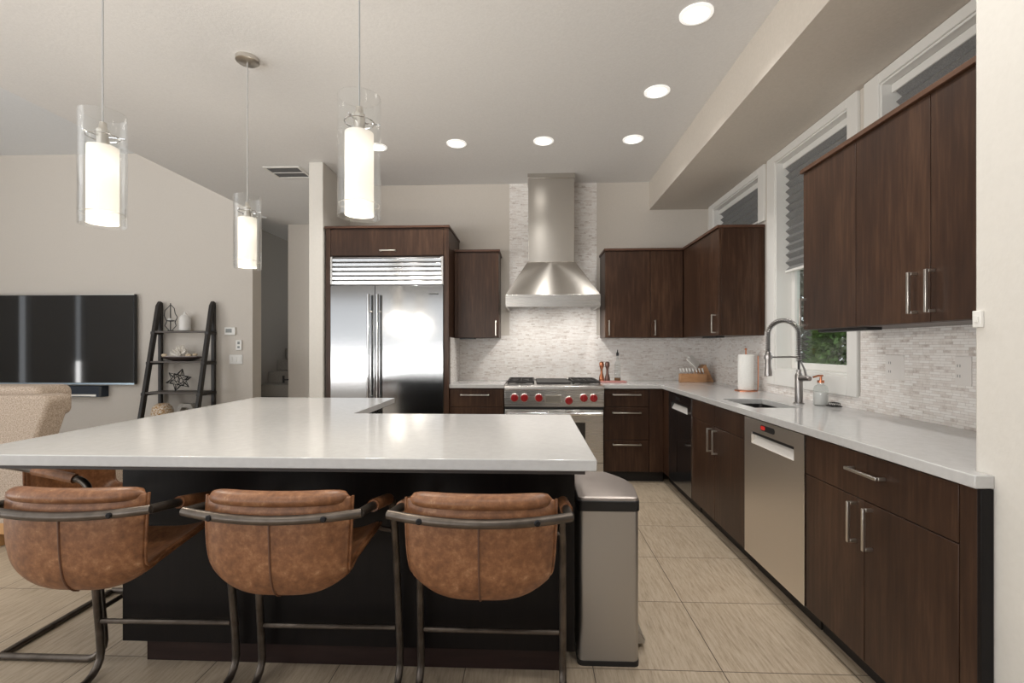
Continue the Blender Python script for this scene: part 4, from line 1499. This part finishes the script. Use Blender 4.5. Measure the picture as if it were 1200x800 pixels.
B().box(-5.62, -5.588, YT - 0.113, YT - 0.1101, 0.62, 0.75).build('end_cap', M_BLACK, rt)

# ladder shelf
rt = thing('ladder_shelf', 'black wooden ladder shelf leaning by the beige wall beside the television', 'shelf', (-4.5, YT - 0.2, 0))
LX0, LX1 = -4.84, -4.13
yr = YT - 0.05
for x in (LX0, LX1):
    b = B().box(x - 0.022, x + 0.022, yr - 0.022, yr + 0.022, 0, 1.80)
    b.build('leg', M_LADDER, rt, 0.006)
    b = B()
    b.prism([(yr - 0.023, 1.86), (yr - 0.065, 1.80), (yr - 0.43, 0.0), (yr - 0.37, 0.0), (yr - 0.023, 1.72)], x - 0.022, x + 0.022, 'x')
    b.prism([(yr - 0.0225, 1.72), (yr + 0.022, 1.80), (yr + 0.018, 1.84), (yr - 0.0225, 1.86)], x - 0.022, x + 0.022, 'x')
    b.build('leg', M_LADDER, rt, 0.006)
SHZ = [(1.47, 0.13), (1.085, 0.205), (0.70, 0.285), (0.31, 0.355)]
for z, d in SHZ:
    s_ = B().box(LX0 + 0.023, LX1 - 0.023, yr - d, yr + 0.02, z - 0.022, z).build('shelf', M_SHELFW, rt, 0.002)
    for x in (LX0, LX1):
        B().box(x - 0.026, x + 0.026, yr - d - 0.01, yr + 0.02, z - 0.045, z - 0.008).build('side_rail', M_LADDER, s_, 0.002)


def strut(b, pts, r=0.004, closed=False):
    for i in range(len(pts) - (0 if closed else 1)):
        b.tube([pts[i], pts[(i + 1) % len(pts)]], r, 5)


z1_ = SHZ[0][0]
cxh, cyh = -4.665, yr - 0.055
rt = thing('candle_holder', 'dark wire leaf-shaped candle holder on the uppermost shelf', 'candle holder', (cxh, cyh, z1_))
b = B()
out = [(-0.02, 0.0), (-0.075, 0.06), (-0.05, 0.12), (-0.085, 0.19), (-0.075, 0.26), (-0.045, 0.285), (0, 0.335), (0.05, 0.285), (0.062, 0.22), (0.092, 0.17), (0.06, 0.11), (0.075, 0.06), (0.02, 0.0)]
strut(b, [(cxh + x, cyh, z1_ + 0.008 + z) for x, z in out], 0.005)
b.tube([(cxh, cyh, z1_ + 0.004), (cxh, cyh, z1_ + 0.36)], 0.006, 6)
b.lathe([(0.035, 0), (0.035, 0.008), (0.01, 0.012)], (cxh, cyh, z1_), 14)
b.build('wire_frame', M_IRON, rt)
B().lathe([(0.03, 0.125), (0.045, 0.13), (0.045, 0.138), (0.03, 0.138)], (cxh, cyh - 0.0, z1_), 16).build('plate', M_IRON, rt)
B().lathe([(0.022, 0.139), (0.022, 0.165), (0.004, 0.166)], (cxh, cyh - 0.012, z1_), 14).build('candle', M_WHITEP, rt)
o = B().lathe([(0.048, 0), (0.064, 0.01), (0.067, 0.15), (0.062, 0.178), (0.040, 0.202), (0.018, 0.215), (0.008, 0.25), (0.003, 0.252)], (-4.475, yr - 0.055, z1_), 24).build('vase', M_CERAM)
o['label'] = 'white pointed ceramic vase on the uppermost shelf'
o['category'] = 'vase'
z2_ = SHZ[1][0]
cxt, cyt = -4.48, yr - 0.10
rt = thing('round_tray', 'shallow round tray with pale inside on the second shelf of the ladder', 'tray', (cxt, cyt, z2_))
b = B().lathe([(0.08, 0), (0.17, 0.012), (0.262, 0.045), (0.265, 0.055), (0.255, 0.055), (0.165, 0.022), (0.003, 0.016)], (0, 0, 0), 36)
for v in b.bm.verts:
    v.co.y *= 0.36
    v.co += Vector((cxt, cyt, z2_))
b.build('dish', P('tray_dark_wood', (0.06, 0.04, 0.035), 0.5), rt)
b = B().lathe([(0.003, 0.0225), (0.163, 0.0285), (0.253, 0.0615), (0.25, 0.0635), (0.16, 0.031), (0.003, 0.025)], (0, 0, 0), 36)
for v in b.bm.verts:
    v.co.y *= 0.36
    v.co += Vector((cxt, cyt, z2_))
b.build('lining', P('tray_lining', (0.62, 0.56, 0.55), 0.5), rt)
b = B()
for k in range(60):
    a, e = random.uniform(0, 2 * math.pi), random.uniform(0.05, 1.5)
    d = Vector((math.cos(a) * math.cos(e), math.sin(a) * math.cos(e) * 0.4, math.sin(e)))
    p0 = Vector((cxt - 0.03, cyt, z2_ + 0.05))
    b.tube([p0, p0 + d * 0.09, p0 + d * 0.150 * random.uniform(0.8, 1.05)], [0.012, 0.011, 0.006], 5)
o = b.build('coral', M_CORAL)
o['label'] = 'white branching coral lying in the round tray'
o['category'] = 'coral'
for k, (dx, dz, rr, lab) in enumerate(((-0.185, 0.085, 0.035, 'small tan shell in the round tray, at the television end'), (0.12, 0.082, 0.04, 'tan shell in the round tray beside the coral, thermostat side'), (0.20, 0.095, 0.03, 'small tan shell at the rim of the round tray, thermostat side'))):
    b = B().blob((cxt + dx * 1.05, cyt - 0.052, z2_ + dz - 0.012), rr * 0.85, 2, 0.08, (1.25, 0.7, 0.75))
    o = b.build('seashell', M_SHELL)
    tag(o, lab, 'seashell', 'shells in the round tray')
z3_ = SHZ[2][0]
cs = Vector((-4.49, yr - 0.14, z3_ + 0.135))
b = B()
# twelve-pointed wire star: rods from each icosahedron tip round its five neighbours' midpoints
ph = (1 + 5 ** 0.5) / 2
ico = [Vector(v).normalized() for v in ((0, 1, ph), (0, -1, ph), (0, 1, -ph), (0, -1, -ph), (1, ph, 0), (-1, ph, 0), (1, -ph, 0), (-1, -ph, 0), (ph, 0, 1), (-ph, 0, 1), (ph, 0, -1), (-ph, 0, -1))]
rotm = Matrix.Rotation(0.35, 3, 'X') @ Matrix.Rotation(0.2, 3, 'Y')
ico = [rotm @ v for v in ico]
faces = []
for i in range(12):
    for j in range(i + 1, 12):
        for k in range(j + 1, 12):
            if all((ico[p] - ico[q]).length < 1.1 for p, q in ((i, j), (j, k), (i, k))):
                faces.append((i, j, k))
zlow = 0
for f in faces:
    ctr = (ico[f[0]] + ico[f[1]] + ico[f[2]]).normalized() * 0.075
    for i in f:
        tip = ico[i] * 0.145
        b.tube([cs + tip, cs + ctr], 0.0042, 5)
        zlow = min(zlow, (cs + tip).z - cs.z)
for v in b.bm.verts:
    v.co.z -= (cs.z + zlow - 0.005) - z3_
o = b.build('wire_star', M_IRON)
o['label'] = 'black wire star ornament on the third shelf of the ladder'
o['category'] = 'ornament'
z4_ = SHZ[3][0]
o = B().lathe([(0.05, 0), (0.09, 0.02), (0.118, 0.08), (0.122, 0.14), (0.105, 0.20), (0.07, 0.235), (0.045, 0.243), (0.04, 0.236)], (-4.66, yr - 0.2, z4_), 28).build('round_vase', M_SPECK)
o['label'] = 'round speckled gold and cream vase on the lowest visible shelf'
o['category'] = 'vase'
rt = None
b = B()
hc = (-4.33, yr - 0.20, z4_ + 0.121)
hexo = [(hc[0] + 0.14 * math.cos(math.radians(60 * k)), hc[2] + 0.14 * math.sin(math.radians(60 * k))) for k in range(6)]
hexi = [(hc[0] + 0.085 * math.cos(math.radians(60 * k)), hc[2] + 0.085 * math.sin(math.radians(60 * k))) for k in range(6)]
rings = [[(x, y, z) for x, z in h] for h, y in ((hexo, hc[1] - 0.05), (hexo, hc[1] + 0.05), (hexi, hc[1] + 0.05), (hexi, hc[1] - 0.05))]
b.loft(rings, False, True)
o = b.build('hexagon_ornament', M_CEMENT, None, 0.002)
o['label'] = 'hollow grey hexagon ornament beside the round speckled vase'
o['category'] = 'ornament'


# wall controls
def wallbox(name, label, cat, x0, x1, z0, z1, d):
    rt = thing(name, label, cat, ((x0 + x1) / 2, YT, z0))
    B().box(x0, x1, YT - d, YT - 0.0005, z0, z1).build('housing', M_WHITEP, rt, 0.006)
    return rt


rt = wallbox('thermostat', 'white thermostat on the beige wall next to the ladder shelf', 'thermostat', -4.005, -3.86, 1.42, 1.522, 0.025)
B().box(-3.985, -3.905, YT - 0.027, YT - 0.0251, 1.452, 1.502).build('display', M_GREYLCD, rt)
rt = wallbox('remote_control', 'white remote control in its wall cradle below the thermostat', 'remote control', -3.855, -3.775, 1.22, 1.355, 0.022)
B().box(-3.83, -3.80, YT - 0.024, YT - 0.0221, 1.30, 1.335).build('display', M_GREYLCD, rt)
B().box(-3.83, -3.80, YT - 0.024, YT - 0.0221, 1.25, 1.275).build('buttons', M_GREYLCD, rt)
rt = wallbox('light_switch', 'wide white three-gang switch plate on the beige wall near the hallway', 'switch', -3.95, -3.77, 1.04, 1.165, 0.008)
for k in range(3):
    x = -3.95 + 0.03 + k * 0.06
    B().box(x - 0.016, x + 0.016, YT - 0.013, YT - 0.0081, 1.07, 1.135).build('rocker', M_WHITEP, rt, 0.002)

# sofa seen from behind
rt = thing('sofa', 'beige tweed sofa with its back towards the island', 'sofa', (-4.0, 3.3, 0))
SXR = -3.01
b = B()
yb0 = 2.90
poly_r = [(0.10, -0.20), (0.71, -0.075), (0.90, -0.012), (0.945, 0.0), (0.958, -0.025)]
rings = []
for x_off, full in ((0, True),):
    pass
# back panel: silhouette narrows downwards, soft rounded edges
pan = [(-5.2, 0.09), (SXR - 0.21, 0.09), (SXR - 0.085, 0.70), (SXR - 0.012, 0.90), (SXR, 0.935), (SXR - 0.02, 0.955), (SXR - 0.06, 0.962), (-5.2, 0.935)]
b.prism(pan, yb0, yb0 + 0.16, 'y')
b.build('back', M_SOFA, rt, 0.02, seg=3)
b = B()
for k in range(2):
    x1 = SXR - 0.17 - k * 1.12
    x0 = x1 - 1.10
    b.prism(rrect(x0, x1, 0.80, 1.008 - 0.01 * k, 0.05), yb0 + 0.10, yb0 + 0.34, 'y')
b.build('back_cushion', M_SOFA, rt, 0.03, seg=3)
B().box(-5.2, SXR - 0.22, yb0 + 0.161, yb0 + 0.92, 0.09, 0.42).build('seat_base', M_SOFA, rt, 0.02)
B().box(SXR - 0.36, SXR - 0.14, yb0 + 0.345, yb0 + 0.92, 0.421, 0.62).build('arm', M_SOFA, rt, 0.04, seg=3)
for x in (-5.1, -4.1, SXR - 0.40):
    for y in (yb0 + 0.06, yb0 + 0.84):
        B().prism(rrect(x - 0.05, x + 0.05, y - 0.04, y + 0.04, 0.01), 0.0, 0.0895).build('leg', M_SOFAWOOD, rt, 0.004)
B().box(-5.15, SXR - 0.26, yb0 - 0.004, yb0 - 0.0005, 0.092, 0.16).build('wood_rail', M_SOFAWOOD, rt)

# stairs in the hall
rt = thing('staircase', 'grey carpeted staircase rising behind the hallway opening', 'staircase', (-3.4, 7.5, 0))
for k in range(12):
    y0 = 6.93 + 0.262 * (k - 3)
    if y0 < 6.905: y0 = 6.905 if k == 2 else y0
    if k < 3: continue
    z = 0.178 * (k + 1)
    B().box(-3.999, -2.9, y0, y0 + 0.30, z - 0.178, z).build('step', M_CARPET, rt, 0.012)
b = B()
for k in range(3):
    b.box(-3.999, -2.9, 6.905 + 0.004 * k, 6.93, 0.178 * k, 0.178 * (k + 1) - 0.001)
b.build('lower_riser', M_CARPET, rt)
B().box(-3.999, -2.9, 7.20, 10.0, 0.0, 0.53).build('stringer', M_CARPET, rt)
rt = thing('handrail', 'small dark handrail end by the carpeted staircase', 'handrail', (-3.47, 6.72, 0.8))
B().tube([(-3.50, 6.70, 0.76), (-3.50, 6.70, 0.86)], 0.016, 10).build('grip', M_BLACK, rt)
B().tube([(-3.50, 6.70, 0.80), (-3.455, 6.749, 0.80)], 0.010, 8).build('bracket', M_BLACK, rt)

# ------------------------------------------------------------------ garden outside the sink window
struct('ground', B().box(4.25, 16, 2, 22, -0.3, -0.12), M_GRASS)


def shrub(x, y, h, rad, n, mat, label, narrow=1.0):
    rt = thing('garden_tree', label, 'tree', (x, y, -0.12), 'garden trees outside the window')
    B().tube([(x, y, -0.12), (x + 0.03, y, h * 0.5), (x, y, h * 0.85)], [0.07, 0.05, 0.02], 8).build('trunk', M_BARK, rt)
    b = B()
    for k in range(n):
        zz = random.uniform(0.1, 1)
        rr = rad * (1 - 0.55 * zz * narrow) * random.uniform(0.35, 1.0) ** 0.6
        a = random.uniform(0, 2 * math.pi)
        p = Vector((x + rr * math.cos(a), y + rr * math.sin(a), zz * h))
        d = Vector((math.cos(a), math.sin(a), random.uniform(-0.8, 0.9))).normalized()
        s = d.orthogonal().normalized()
        s = (Matrix.Rotation(random.uniform(0, 6.28), 3, d) @ s)
        L, w = random.uniform(0.09, 0.20), random.uniform(0.02, 0.045)
        vs = [b.bm.verts.new(q) for q in (p - d * L * 0.5, p + s * w, p + d * L * 0.6, p - s * w)]
        b.bm.faces.new(vs)
    b.build('foliage', mat, rt, smooth=False)


shrub(4.75, 7.5, 2.6, 0.62, 5200, M_LEAF, 'bright green conifer seen through the window over the sink', 0.9)
shrub(4.62, 9.15, 2.8, 0.85, 3800, M_LEAFD, 'dull dark shrub beside the bright green conifer outside the window', 0.5)
shrub(7.4, 10.9, 3.1, 1.3, 5000, M_LEAFD, 'dark tree standing behind the conifer outside the window', 0.4)
